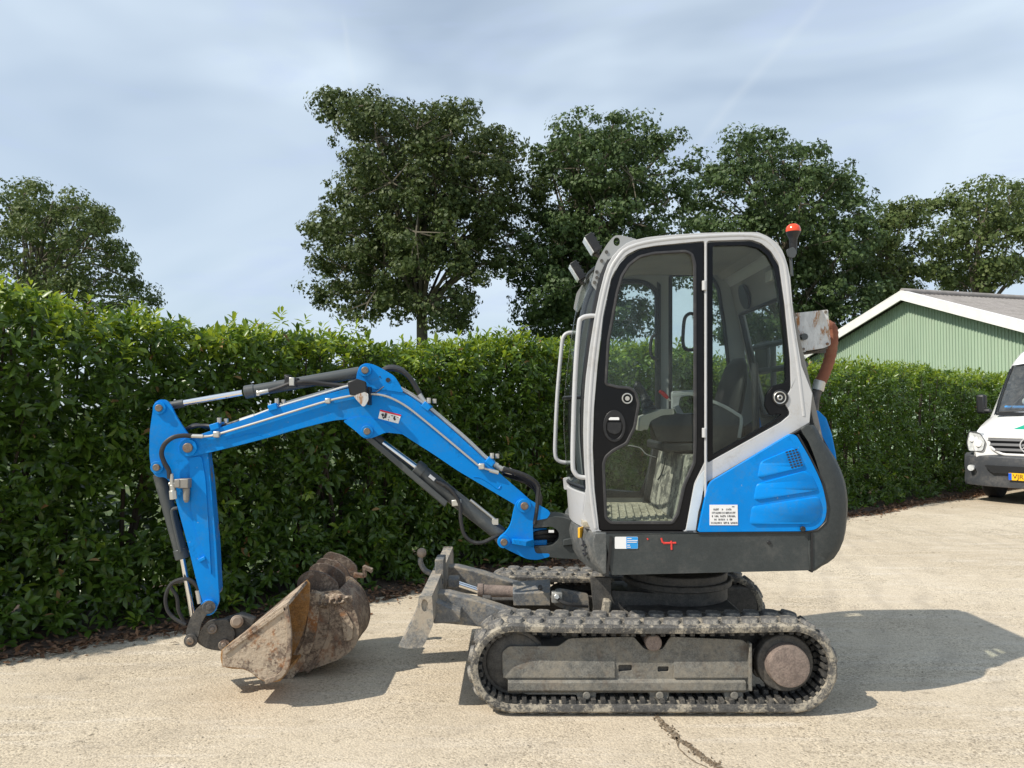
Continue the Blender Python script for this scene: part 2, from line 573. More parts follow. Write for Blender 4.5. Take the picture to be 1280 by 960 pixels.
mRustBox = M('rusty_white_box_paint', (0.56, 0.575, 0.58), 0.55, var=0.05, stretch=(1.0, 1.0, 0.30), rust=(0.30, 0.14, 0.045), rlo=0.535, rhi=0.60, rscale=16, dirt=(0.42, 0.35, 0.24), dlo=0.48, dhi=0.7, damt=0.6, dscale=12, grit=0.25)
mBallRust = M('pale_rusty_ball', (0.33, 0.26, 0.20), 0.6, var=0.15, rust=(0.24, 0.13, 0.07), rlo=0.5, rhi=0.65, rscale=20)
mSilver = M('silver_plastic_chrome', (0.72, 0.72, 0.74), 0.25, metal=0.3, var=0.03)
mRustHose = M('rust_coloured_hose', (0.20, 0.068, 0.035), 0.7, var=0.25, dirt=(0.30, 0.16, 0.09), dlo=0.45, dhi=0.75, damt=0.6, dscale=20, bump=0.3, bscale=90)
mLens = M('lamp_glass', (0.62, 0.64, 0.65), 0.15, metal=0.0, var=0.25, vscale=25, coat=1.0)
mCladding = M('green_steel_cladding', (0.35, 0.455, 0.335), 0.5, var=0.06, vscale=1.2, dirt=(0.38, 0.45, 0.345), dlo=0.46, dhi=0.75, damt=0.5, dscale=2.2, stretch=(2.0, 2.0, 0.35))
mTrim = M('white_barge_board', (0.80, 0.79, 0.76), 0.5, var=0.04, dirt=(0.6, 0.57, 0.5), dlo=0.5, dhi=0.8, damt=0.3, dscale=2)
mRoof = M('fibre_cement_roof', (0.275, 0.255, 0.245), 0.85, var=0.18, vscale=3, dirt=(0.20, 0.19, 0.165), dlo=0.45, dhi=0.7, damt=0.6, dscale=4, grit=0.40)
mVanWhite = M('van_white_paint', (0.80, 0.80, 0.80), 0.22, var=0.015, coat=0.5)
mVanGrey = M('van_grey_bumper', (0.05, 0.055, 0.063), 0.55, var=0.08, dirt=(0.25, 0.23, 0.2), dlo=0.5, dhi=0.8, damt=0.4, dscale=4)
mVanBlack = M('van_black_trim', (0.015, 0.016, 0.018), 0.45, var=0.1)
mVanGrille = M('van_grille_bars', (0.03, 0.034, 0.042), 0.4)
mTyre = M('tyre_rubber', (0.025, 0.025, 0.026), 0.8, var=0.2, bump=0.2)
mGreenDecal = M('teal_green_decal', (0.0, 0.34, 0.20), 0.35, var=0.02)
mPlateYellow = M('plate_yellow', (0.86, 0.50, 0.015), 0.45, var=0.02)
mPlateBlue = M('plate_blue', (0.01, 0.10, 0.60), 0.4, var=0.02)
mPlateText = M('plate_dark_letters', (0.09, 0.02, 0.01), 0.5, var=0.02)
mBlueCloth = M('blue_cloth', (0.05, 0.30, 0.72), 0.8, var=0.1)
mPaper = M('white_paper', (0.75, 0.74, 0.70), 0.8, var=0.05)
mBark = M('oak_bark', (0.12, 0.105, 0.075), 0.9, var=0.3, vscale=6, dirt=(0.13, 0.12, 0.08), dlo=0.45, dhi=0.7, damt=0.7, dscale=3, bump=0.6, bscale=14)
mStem = M('laurel_stem_bark', (0.055, 0.042, 0.03), 0.85, var=0.3, bump=0.3, bscale=40)
mSoil = M('dark_soil', (0.055, 0.038, 0.028), 0.95, var=0.35, vscale=18, dirt=(0.13, 0.085, 0.055), dlo=0.45, dhi=0.65, damt=0.8, dscale=30, bump=0.9, bscale=40)
mPlank = M('pale_plank', (0.5, 0.5, 0.48), 0.6)


def glass_mat(name, tint, dirt=0.06, ior=1.45, dirt_haze_col=(0.45, 0.44, 0.4)):
    m = bpy.data.materials.new(name)
    m.use_nodes = True
    t = m.node_tree
    t.nodes.clear()
    L = t.links.new
    out = N(t, 'ShaderNodeOutputMaterial')
    tr = N(t, 'ShaderNodeBsdfTransparent'); tr.inputs[0].default_value = rgba(tint)
    gl = N(t, 'ShaderNodeBsdfGlossy'); gl.inputs['Roughness'].default_value = 0.02
    df = N(t, 'ShaderNodeBsdfDiffuse'); df.inputs[0].default_value = rgba(dirt_haze_col)  # dirt on the cab panes, painted haze on the van windscreen
    geo = N(t, 'ShaderNodeNewGeometry')
    dt = N(t, 'ShaderNodeVectorMath', operation='DOT_PRODUCT'); L(geo.outputs['Normal'], dt.inputs[0]); L(geo.outputs['Incoming'], dt.inputs[1])
    ab = N(t, 'ShaderNodeMath', operation='ABSOLUTE'); L(dt.outputs['Value'], ab.inputs[0])
    om = N(t, 'ShaderNodeMath', operation='SUBTRACT'); om.inputs[0].default_value = 1.0; L(ab.outputs[0], om.inputs[1])
    pw = N(t, 'ShaderNodeMath', operation='POWER'); L(om.outputs[0], pw.inputs[0]); pw.inputs[1].default_value = 5.0
    f0 = ((ior - 1) / (ior + 1)) ** 2
    ma = N(t, 'ShaderNodeMath', operation='MULTIPLY_ADD'); L(pw.outputs[0], ma.inputs[0]); ma.inputs[1].default_value = 0.45; ma.inputs[2].default_value = f0 * 0.55
    mx = N(t, 'ShaderNodeMixShader')
    L(ma.outputs[0], mx.inputs[0]); L(tr.outputs[0], mx.inputs[1]); L(gl.outputs[0], mx.inputs[2])
    tc = N(t, 'ShaderNodeTexCoord')
    n = noise(t, 9, 8, 0.7, tc.outputs['Object'], 0.5)
    f = ramp(t, n.outputs['Fac'], 0.35, 0.8, dirt * 0.25, dirt * 2.2)
    mx2 = N(t, 'ShaderNodeMixShader')
    L(f, mx2.inputs[0]); L(mx.outputs[0], mx2.inputs[1]); L(df.outputs[0], mx2.inputs[2])
    L(mx2.outputs[0], out.inputs['Surface'])
    return m


mGlass = glass_mat('cab_glass', (0.86, 0.90, 0.88), 0.009)
mGlassFar = glass_mat('far_cab_glass', (0.92, 0.95, 0.94), 0.006)
mVanGlass = glass_mat('van_windscreen_glass', (0.70, 0.76, 0.75), 0.09, 2.8)  # pale diffuse film raised as painted haze, standing in for reflected light


def leaf_mat(name, c1, c2, rough=0.4, trans=0.3, spec=0.5, tcol=None):
    m, t, bs, out = new_mat(name)
    L = t.links.new
    geo = N(t, 'ShaderNodeNewGeometry')
    c = mixc(t, geo.outputs['Random Per Island'], c1, c2)
    L(c, bs.inputs['Base Color'])
    bs.inputs['Roughness'].default_value = rough
    bs.inputs['Specular IOR Level'].default_value = spec
    tl = N(t, 'ShaderNodeBsdfTranslucent')
    if tcol is None:
        tcol = tuple(min(1, x * 1.5) for x in c2)
    tl.inputs[0].default_value = rgba(tcol)
    mx = N(t, 'ShaderNodeMixShader'); mx.inputs[0].default_value = trans
    L(bs.outputs[0], mx.inputs[1]); L(tl.outputs[0], mx.inputs[2])
    L(mx.outputs[0], out.inputs['Surface'])
    return m


mLaurel = leaf_mat('laurel_leaf', (0.036, 0.076, 0.011), (0.095, 0.162, 0.021), 0.34, 0.28, 0.5, (0.15, 0.26, 0.02))
mLaurelYoung = leaf_mat('young_laurel_leaf', (0.10, 0.18, 0.015), (0.23, 0.31, 0.03), 0.36, 0.32, 0.5, (0.42, 0.52, 0.04))
mLaurelDead = leaf_mat('dead_laurel_leaf', (0.16, 0.085, 0.03), (0.30, 0.19, 0.08), 0.7, 0.15, 0.2)
mOakA = leaf_mat('oak_leaf', (0.036, 0.062, 0.016), (0.085, 0.112, 0.030), 0.55, 0.18, 0.3)
mOakB = leaf_mat('dark_oak_leaf', (0.034, 0.066, 0.019), (0.078, 0.120, 0.034), 0.55, 0.16, 0.3)
mOakC = leaf_mat('light_oak_leaf', (0.056, 0.092, 0.024), (0.118, 0.152, 0.042), 0.55, 0.22, 0.3)
mLitter = leaf_mat('brown_leaf_litter', (0.08, 0.042, 0.026), (0.27, 0.155, 0.09), 0.85, 0.05, 0.2)
mPebble = leaf_mat('loose_grit', (0.10, 0.085, 0.06), (0.36, 0.32, 0.26), 0.9, 0.0, 0.2)


def concrete_mat():
    m, t, bs, out = new_mat('worn_concrete')
    L = t.links.new
    tc = N(t, 'ShaderNodeTexCoord')
    v = tc.outputs['Object']
    big = ramp(t, noise(t, 0.45, 4, 0.6, v, 0.5).outputs['Fac'], 0.35, 0.65)
    c = mixc(t, big, (0.54, 0.465, 0.355), (0.635, 0.558, 0.44))
    # long brush and tyre streaks
    mp = N(t, 'ShaderNodeMapping'); mp.inputs['Scale'].default_value = (0.8, 6.0, 1.0); mp.inputs['Rotation'].default_value = (0, 0, -0.25)
    L(v, mp.inputs['Vector'])
    st = ramp(t, noise(t, 1.6, 5, 0.65, mp.outputs[0], 0.3).outputs['Fac'], 0.50, 0.68, 0, 0.6)
    c = mixc(t, st, c, (0.70, 0.64, 0.55))
    med = ramp(t, noise(t, 3.5, 8, 0.7, v, 0.4).outputs['Fac'], 0.52, 0.72, 0, 0.5)
    c = mixc(t, med, c, (0.37, 0.32, 0.25))
    # exposed aggregate: light and dark grains, denser in worn patches
    dens = ramp(t, noise(t, 1.3, 5, 0.65, v, 0.6).outputs['Fac'], 0.38, 0.66)
    def cells(scale, lo, hi, dk):
        vv = N(t, 'ShaderNodeTexVoronoi'); vv.inputs['Scale'].default_value = scale; L(v, vv.inputs['Vector'])
        sp = N(t, 'ShaderNodeSeparateColor'); L(vv.outputs['Color'], sp.inputs[0])
        cr = N(t, 'ShaderNodeValToRGB'); L(sp.outputs[0], cr.inputs[0])
        e = cr.color_ramp.elements
        e[0].position = 0.0; e[0].color = (dk, dk * .97, dk * .92, 1)
        e[1].position = 1.0; e[1].color = (hi, hi, hi * .98, 1)
        m1 = e.new(0.13); m1.color = (dk * 1.15, dk * 1.1, dk * 1.05, 1)
        m2 = e.new(0.17); m2.color = (lo, lo, lo, 1)
        m3 = e.new(0.80); m3.color = (1.04, 1.03, 1.0, 1)
        return cr.outputs[0], vv

    def mul(c_, f_, k):
        m_ = N(t, 'ShaderNodeMix', data_type='RGBA', blend_type='MULTIPLY'); L(k, m_.inputs['Factor']); L(c_, m_.inputs['A']); L(f_, m_.inputs['B'])
        m_.clamp_result = False
        return m_.outputs['Result']
    k1, vA = cells(88, 0.84, 1.28, 0.32)
    k2, vB = cells(165, 0.82, 1.30, 0.36)
    k3, vC = cells(34, 1.0, 1.05, 0.22)
    c = mul(c, k1, ramp(t, dens, 0, 1, 0.15, 0.80))
    c = mul(c, k2, ramp(t, dens, 0, 1, 0.40, 0.90))
    c = mul(c, k3, ramp(t, noise(t, 2.3, 5, 0.7, v, 0.8).outputs['Fac'], 0.56, 0.70, 0, 0.75))
    big2 = ramp(t, noise(t, 0.16, 3, 0.55, v, 0.8).outputs['Fac'], 0.36, 0.64, 0, 0.55)
    c = mixc(t, big2, c, (0.47, 0.385, 0.285))
    wv = N(t, 'ShaderNodeTexWave', wave_type='RINGS', rings_direction='Z', wave_profile='SIN'); L(v, wv.inputs['Vector'])
    mpw = N(t, 'ShaderNodeMapping'); mpw.inputs['Location'].default_value = (4.0, -9.0, 0); L(v, mpw.inputs['Vector']); L(mpw.outputs[0], wv.inputs['Vector'])
    wv.inputs['Scale'].default_value = 0.9; wv.inputs['Distortion'].default_value = 3.5; wv.inputs['Detail'].default_value = 4; wv.inputs['Detail Scale'].default_value = 1.5
    wf = ramp(t, wv.outputs['Fac'], 0.62, 1.0, 0, 0.30)
    wm = N(t, 'ShaderNodeMath', operation='MULTIPLY'); L(wf, wm.inputs[0]); L(ramp(t, noise(t, 0.5, 3, 0.6, v).outputs['Fac'], 0.45, 0.65), wm.inputs[1])
    c = mixc(t, wm.outputs[0], c, (0.30, 0.26, 0.21))
    # dark stains
    sn = ramp(t, noise(t, 1.9, 3, 0.5, v, 1.2).outputs['Fac'], 0.70, 0.75, 0, 0.5)
    c = mixc(t, sn, c, (0.20, 0.18, 0.15))
    L(c, bs.inputs['Base Color'])
    bs.inputs['Roughness'].default_value = 0.9
    bs.inputs['Specular IOR Level'].default_value = 0.25
    nb = noise(t, 95, 5, 0.7, v)
    nb2 = noise(t, 6, 4, 0.6, v)
    sm_ = N(t, 'ShaderNodeMath', operation='MULTIPLY_ADD'); L(vA.outputs['Distance'], sm_.inputs[0]); sm_.inputs[1].default_value = -0.8; L(nb.outputs['Fac'], sm_.inputs[2])
    b = N(t, 'ShaderNodeBump'); b.inputs['Strength'].default_value = 0.55; b.inputs['Distance'].default_value = 0.006
    L(sm_.outputs[0], b.inputs['Height']); L(b.outputs[0], bs.inputs['Normal'])
    return m


mConcrete = concrete_mat()
mField = M('meadow_grass_ground', (0.05, 0.08, 0.02), 0.95, var=0.3, vscale=0.4, dirt=(0.13, 0.14, 0.05), dlo=0.45, dhi=0.7, damt=0.7, dscale=1.2)

# ------------------------------------------------------------------ ground
HD = Vector((0.785, 0.62, 0)).normalized()      # the hedge runs this way
HN = Vector((HD.y, -HD.x, 0))                   # its normal, towards the yard
HQ = Vector((0, 7.6, 0))


def hpt(s, w, z=0.0):                           # s along the hedge, w in front of its face
    return HQ + HD * s + HN * w + Vector((0, 0, z))


g = MB()
R0 = 900
g.add([(-R0, -60, 0), (R0, -60, 0), (R0, R0, 0), (-R0, R0, 0)], [(0, 1, 2, 3)])
structure(g.build('concrete_yard', mConcrete, base=(0, 0, 0), smooth=False))
g = MB()
a = hpt(-300, -1.05, 0.004); b = hpt(600, -1.05, 0.004)
g.add([a, b, b - HN * 700, a - HN * 700], [(0, 1, 2, 3)])
structure(g.build('field', mField, base=(0, 0, 0), smooth=False))
# soil strip under the hedge with a ragged front edge
g = MB()
ss = np.arange(-9, 26, 0.12)
fr = [hpt(s, 0.30 + 0.06 * math.sin(s * 2.1) + random.uniform(-0.035, 0.035), 0.003) for s in ss]
mid = [hpt(s, -0.1, 0.03 + random.uniform(-0.012, 0.012)) for s in ss]
bk = [hpt(s, -1.2, 0.03) for s in ss]
n = len(ss)
g.add(fr + mid + bk, [(i, i + 1, n + i + 1, n + i) for i in range(n - 1)] + [(n + i, n + i + 1, 2 * n + i + 1, 2 * n + i) for i in range(n - 1)])
structure(g.build('soil_strip', mSoil, base=(0, 0, 0)))
# the crack in the slab, filled with dirt, in front of the track
g = MB()
ctr = [(818, 890), (826, 903), (833, 909), (843, 917), (846, 923), (856, 929), (868, 937), (876, 945), (890, 954), (903, 962), (915, 972)]
wid = [3, 5, 6, 8, 9, 6, 8, 9, 9, 8, 7]
dense = sm(ctr, 5); wd = np.interp(np.linspace(0, len(wid) - 1, len(dense)), range(len(wid)), wid)
lf, rt = [], []
for p, w in zip(dense, wd):
    q = G(p.x, p.y, 0.0035)
    w *= 0.0042 * 0.5 * 1.05
    lf.append(q + Vector((-w * random.uniform(0.6, 1.3), w * 0.3 * random.uniform(-1, 1), 0)))
    rt.append(q + Vector((w * random.uniform(0.6, 1.3), w * 0.3 * random.uniform(-1, 1), 0)))
n = len(lf)
g.add(lf + rt, [(i, i + 1, n + i + 1, n + i) for i in range(n - 1)])
thin = sm([(845, 921), (848, 934), (857, 944), (868, 952), (880, 957), (892, 966)], 5)
l2 = [G(p.x, p.y, 0.0035) + Vector((random.uniform(-0.004, 0), 0, 0)) for p in thin]
r2 = [q + Vector((random.uniform(0.005, 0.010), 0, 0)) for q in l2]
n = len(l2)
g.add(l2 + r2, [(i, i + 1, n + i + 1, n + i) for i in range(n - 1)])
mCrack = M('crack_dirt', (0.17, 0.125, 0.08), 0.95, var=0.35, vscale=40, dirt=(0.36, 0.31, 0.24), dlo=0.5, dhi=0.6, damt=0.7, dscale=45, bump=0.8, bscale=80)
for _ in range(170):
    p = dense[random.randrange(len(dense))]
    q = G(p.x + random.gauss(0, 4), p.y + random.gauss(0, 1.5), 0.004)
    g.box(q, (random.uniform(.003, .011), random.uniform(.003, .011), random.uniform(.003, .008)), Matrix.Rotation(random.random() * 3, 3, 'Z') @ Matrix.Rotation(random.random(), 3, 'X'))
structure(g.build('dirt_crack', mCrack, base=(0, 0, 0), smooth=False, recalc=False))


# ------------------------------------------------------------------ leaves in bulk
def leaf_template(kind):
    if kind == 'laurel':          # folded elliptic leaf along +x, 8 vertices, 8 triangles
        v = np.array([[0, 0, 0], [.28, .34, .06], [.28, 0, 0], [.28, -.34, .06], [.65, .42, .03], [.65, 0, -.06], [.65, -.42, .03], [1, 0, -.16]])
        v[:, 1] *= 0.5
        t = np.array([[0, 2, 1], [0, 3, 2], [1, 2, 5], [1, 5, 4], [2, 3, 6], [2, 6, 5], [4, 5, 7], [5, 6, 7]])
    elif kind == 'simple':        # folded, 4 triangles
        v = np.array([[0, 0, 0], [.45, .22, .05], [.45, 0, 0], [.45, -.22, .05], [1, 0, -.12]])
        t = np.array([[0, 2, 1], [0, 3, 2], [1, 2, 4], [2, 3, 4]])
    else:                         # lobed tuft of oak leaves, 4 triangles
        v = np.array([[0, 0, 0], [.35, .42, .08], [.5, .05, -.02], [.4, -.38, .1], [1, .14, -.06], [.9, -.3, .02]])
        t = np.array([[0, 2, 1], [0, 3, 2], [1, 2, 4], [2, 3, 5]])
    return v, t


def frames(d, upish):
    """rotation matrices with x along d and z near upish, all arrays (n,3)"""
    x = d / np.linalg.norm(d, axis=1, keepdims=True)
    y = np.cross(upish, x)
    y /= np.maximum(np.linalg.norm(y, axis=1, keepdims=True), 1e-6)
    z = np.cross(x, y)
    return np.stack([x, y, z], axis=2)


def place_leaves(pos, R, length, width, kind):
    v, t = leaf_template(kind)
    n = len(pos)
    sc = np.stack([length, length * width, length], axis=1)
    vv = v[None, :, :] * sc[:, None, :]
    vv = np.einsum('nij,nkj->nki', R, vv) + pos[:, None, :]
    tt = t[None] + (np.arange(n) * len(v))[:, None, None]
    return vv.reshape(-1, 3), tt.reshape(-1, 3), len(t)


# ------------------------------------------------------------------ the laurel hedge
def hedge():
    base = Vector(hpt(0, -0.5))
    root = thing('laurel_hedge', 'long clipped glossy green laurel hedge running behind the mini excavator', 'hedge', base)
    hd = np.array(HD); hn = np.array(HN); hq = np.array(HQ)

    def wave(s, z):
        return 0.05 * np.sin(s * 1.7 + z) + 0.05 * np.sin(s * 4.3 + z * 3.1) + 0.03 * np.sin(z * 7 + s * 9) - 0.10 * np.clip(z - 1.9, 0, 1) + 0.10 * np.clip(0.45 - z, 0, 1) / 0.45

    def top(s):
        return 2.185 + 0.05 * np.sin(s * 0.9) + 0.05 * np.sin(s * 2.7 + 1) + 0.03 * np.sin(s * 7.1) + np.where(s < -3, 0.06, 0) + np.where((s > -2.6) & (s < 0.2), -0.02, 0)

    sh_s, sh_w, sh_z, sh_ax, sh_young, sh_n, sh_len = [], [], [], [], [], [], []

    def emit(s, w, z, ax, young, nl, ln):
        sh_s.append(s); sh_w.append(w); sh_z.append(z); sh_ax.append(ax); sh_young.append(young); sh_n.append(nl); sh_len.append(ln)

    def front(s0, s1, dens, depth0, depth1, nl, ln):
        n = int((s1 - s0) * 2.35 * dens)
        s = RNG.uniform(s0, s1, n); z = RNG.uniform(0.012, 1, n) * (top(s) - 0.02)
        w = wave(s, z) - RNG.uniform(depth0, depth1, n)
        # the thin, bare places low in the hedge
        hole = (((s + 3.40) / 0.26) ** 2 + ((z - 0.83) / 0.20) ** 2 < 1) & (w > -0.45)
        hole |= (((s + 2.95) / 0.16) ** 2 + ((z - 0.75) / 0.22) ** 2 < 1) & (w > -0.5)
        hole |= (((s + 1.75) / 0.20) ** 2 + ((z - 0.95) / 0.35) ** 2 < 1) & (w > -0.35)
        hole |= (((s + 0.3) / 0.16) ** 2 + ((z - 1.25) / 0.2) ** 2 < 1) & (w > -0.25)
        keep = ~hole | (RNG.random(n) < 0.07)
        s, z, w = s[keep], z[keep], w[keep]
        n = len(s)
        ax = hn * 1.0 + RNG.normal(0, 0.55, (n, 3)) + np.array([0, 0, 1]) * RNG.uniform(0.0, 1.1, n)[:, None]
        yg = (RNG.random(n) < 0.02 + 1.0 * np.clip(z - (top(s) - 0.42), 0, 1))
        emit(s, w, z, ax, yg, np.full(n, nl), np.full(n, ln))

    front(-8, -1.5, 185, -0.04, 0.16, 8, 0.092)
    front(-1.5, 3, 185, -0.04, 0.16, 8, 0.088)
    front(3, 9, 125, -0.04, 0.2, 7, 0.094)
    front(9, 26, 55, -0.04, 0.2, 7, 0.12)
    front(-8, 5, 120, 0.15, 0.45, 7, 0.11)
    front(-8, 5, 90, 0.42, 0.75, 7, 0.125)
    front(5, 26, 45, 0.42, 0.75, 6, 0.13)
    front(5, 26, 40, 0.15, 0.45, 7, 0.12)
    front(-8, 5, 170, 0.7, 1.0, 7, 0.13)
    front(5, 26, 85, 0.7, 1.0, 7, 0.13)
    # top: upright young shoots
    for s0, s1, dens in ((-8, 3, 190), (3, 26, 120)):
        n = int((s1 - s0) * 1.0 * dens)
        s = RNG.uniform(s0, s1, n); d = RNG.uniform(-0.02, 0.98, n)
        z = top(s) + RNG.uniform(-0.10, 0.05, n) - 0.10 * np.clip(0.12 - d, 0, 1) / 0.12
        ax = np.array([0, 0, 1.0]) + RNG.normal(0, 0.38, (n, 3))
        emit(s, -d - 0.06, z, ax, RNG.random(n) < 0.72, np.full(n, 7), np.full(n, 0.095))
    # straggling shoots above the top line
    n = 260
    s = RNG.uniform(-8, 20, n); d = RNG.uniform(0.0, 0.9, n)
    z = top(s) + RNG.uniform(0.03, 0.13, n)
    ax = np.array([0, 0, 1.0]) + RNG.normal(0, 0.22, (n, 3))
    emit(s, -d, z, ax, np.ones(n, bool), np.full(n, 8), np.full(n, 0.085))

    s = np.concatenate(sh_s); w = np.concatenate(sh_w); z = np.concatenate(sh_z); ax = np.concatenate(sh_ax)
    yg = np.concatenate(sh_young); nl = np.concatenate(sh_n); ln = np.concatenate(sh_len)
    pos = hq[None] + hd[None] * s[:, None] + hn[None] * w[:, None]
    pos[:, 2] = z
    ax /= np.linalg.norm(ax, axis=1, keepdims=True)
    ref = np.where(np.abs(ax[:, 2:3]) > 0.85, np.array([[1.0, 0, 0]]), np.array([[0, 0, 1.0]]))
    u = np.cross(ax, ref); u /= np.linalg.norm(u, axis=1, keepdims=True)
    v = np.cross(ax, u)
    idx = np.repeat(np.arange(len(s)), nl)
    k = np.concatenate([np.arange(m) for m in nl])
    ph = k * 2.4 + RNG.uniform(0, 6.28, len(s))[idx] + RNG.normal(0, 0.25, len(k))
    frac = k / nl[idx]
    spread = 1.15 - 0.75 * frac + RNG.normal(0, 0.18, len(k))
    rad = u[idx] * np.cos(ph)[:, None] + v[idx] * np.sin(ph)[:, None]
    d = ax[idx] * np.cos(spread)[:, None] + rad * np.sin(spread)[:, None]
    d[:, 2] -= 0.18
    lp = pos[idx] + ax[idx] * (frac * 0.10 - 0.05)[:, None] + rad * 0.006
    length = ln[idx] * RNG.uniform(0.5, 1.32, len(k)) * (1.05 - 0.35 * frac)
    upv = ax[idx] + RNG.normal(0, 0.25, (len(k), 3)) + np.array([0, 0, 0.5])
    R = frames(d, upv)
    young = yg[idx] & (RNG.random(len(k)) < 0.9)
    dead = RNG.random(len(k)) < 0.006
    mi = np.where(dead, 2, np.where(young, 1, 0))
    wd = RNG.uniform(0.78, 1.0, len(k))
    # the leaves that show largest become objects of their own
    dist = np.linalg.norm(lp - np.array([0, 0, CAM_H]), axis=1)
    wl = w[idx]
    scr = 640 + 960 * lp[:, 0] / np.maximum(lp[:, 1], 0.1)
    cand = np.where((scr > 4) & (scr < 620) & (wl > -0.06) & (mi == 0) & (lp[:, 2] > 0.1))[0]
    score = length[cand] / dist[cand] * np.abs(R[cand, 1, 2])
    pick = cand[np.argsort(-score)[:300]]
    mask = np.ones(len(k), bool); mask[pick] = False
    far = (s[idx] > 6) | (wl < -0.34)
    V, T, MI = [], [], []
    off = 0
    for sel, kind in ((mask & ~far, 'laurel'), (mask & far, 'simple')):
        vv, tt, nt = place_leaves(lp[sel], R[sel], length[sel], wd[sel], kind)
        V.append(vv); T.append(tt + off); MI.append(np.repeat(mi[sel], nt)); off += len(vv)
    V = np.concatenate(V) - np.array(base)
    me = tri_mesh('foliage', V, np.concatenate(T), [mLaurel, mLaurelYoung, mLaurelDead], np.concatenate(MI), smooth=True)
    stuff(link_mesh(me, 'foliage', root))
    lv, lt = leaf_template('laurel')
    lme = tri_mesh('leaf', lv * np.array([1, 0.88, 1]), lt, [mLaurel], smooth=True)
    for i in pick:
        m3 = Matrix([list(R[i][r] * length[i]) for r in range(3)]).to_4x4()
        m3.translation = Vector(lp[i]) - base
        inst(lme, 'leaf', root, m3)
    # stems
    st = MB()
    for s0 in np.arange(-8, 26, 0.42):
        s1 = s0 + random.uniform(-0.1, 0.1)
        b = hpt(s1, -0.45 + random.uniform(-0.12, 0.12), 0.0)
        for q in range(3):
            lean = random.uniform(-0.35, 0.35); out = random.uniform(-0.3, 0.3)
            path = [b, b + HD * lean * 0.3 + HN * out * 0.3 + Vector((0, 0, 0.6)), b + HD * lean * 0.8 + HN * out * 0.7 + Vector((0, 0, 1.3)), b + HD * lean + HN * out + Vector((0, 0, 2.1))]
            st.tube(sm(path, 3), list(np.linspace(random.uniform(0.018, 0.032), 0.006, 10)), n=6)
    st.build('stem', mStem, root)


hedge()


def litter():
    n = 12000
    s = RNG.uniform(-8, 18, n)
    w = 0.42 - np.abs(RNG.normal(0, 0.2, n)) + 0.06 * np.sin(s * 2.1)
    w[: n // 14] += RNG.exponential(0.10, n // 14)
    pos = np.array(HQ)[None] + np.array(HD)[None] * s[:, None] + np.array(HN)[None] * w[:, None]
    pos[:, 2] = 0.008 + RNG.random(n) * 0.035 * np.clip(1.2 - np.clip(w, 0, 1) * 2.4, 0.1, 1)
    d = RNG.normal(0, 1, (n, 3)); d[:, 2] *= 0.25
    R = frames(d, np.array([0, 0, 1.0]) + RNG.normal(0, 0.35, (n, 3)))
    ln = RNG.uniform(0.025, 0.075, n)
    vv, tt, _ = place_leaves(pos, R, ln, np.full(n, 0.95), 'simple')
    vv[:, 2] = np.maximum(vv[:, 2], 0.0045)
    o = link_mesh(tri_mesh('leaf_litter', vv, tt, [mLitter]), 'leaf_litter')
    stuff(o, 'brown fallen leaves littering the strip of soil under the hedge', 'leaf litter')
    # loose grit and a few leaves on the concrete
    n = 2600
    Y = 2.6 + RNG.random(n) ** 1.6 * 9; X = RNG.uniform(-0.75, 0.75, n) * Y
    sdist = (X - 0) * HN.x + (Y - 7.6) * HN.y
    ok = sdist > 0.25
    pos = np.stack([X, Y, np.full(n, 0.003)], 1)[ok]
    n = len(pos)
    d = RNG.normal(0, 1, (n, 3)); d[:, 2] *= 0.15
    R = frames(d, np.array([0, 0, 1.0]) + RNG.normal(0, 0.3, (n, 3)))
    vv, tt, _ = place_leaves(pos, R, RNG.uniform(0.004, 0.012, n) * np.where(RNG.random(n) < 0.03, 2.4, 1), np.full(n, 1.5), 'simple')
    vv[:, 2] = np.maximum(vv[:, 2], 0.002)
    o = link_mesh(tri_mesh('loose_grit', vv, tt, [mPebble]), 'loose_grit')
    stuff(o, 'loose grit and crumbs of stone scattered over the beige concrete', 'grit')


litter()


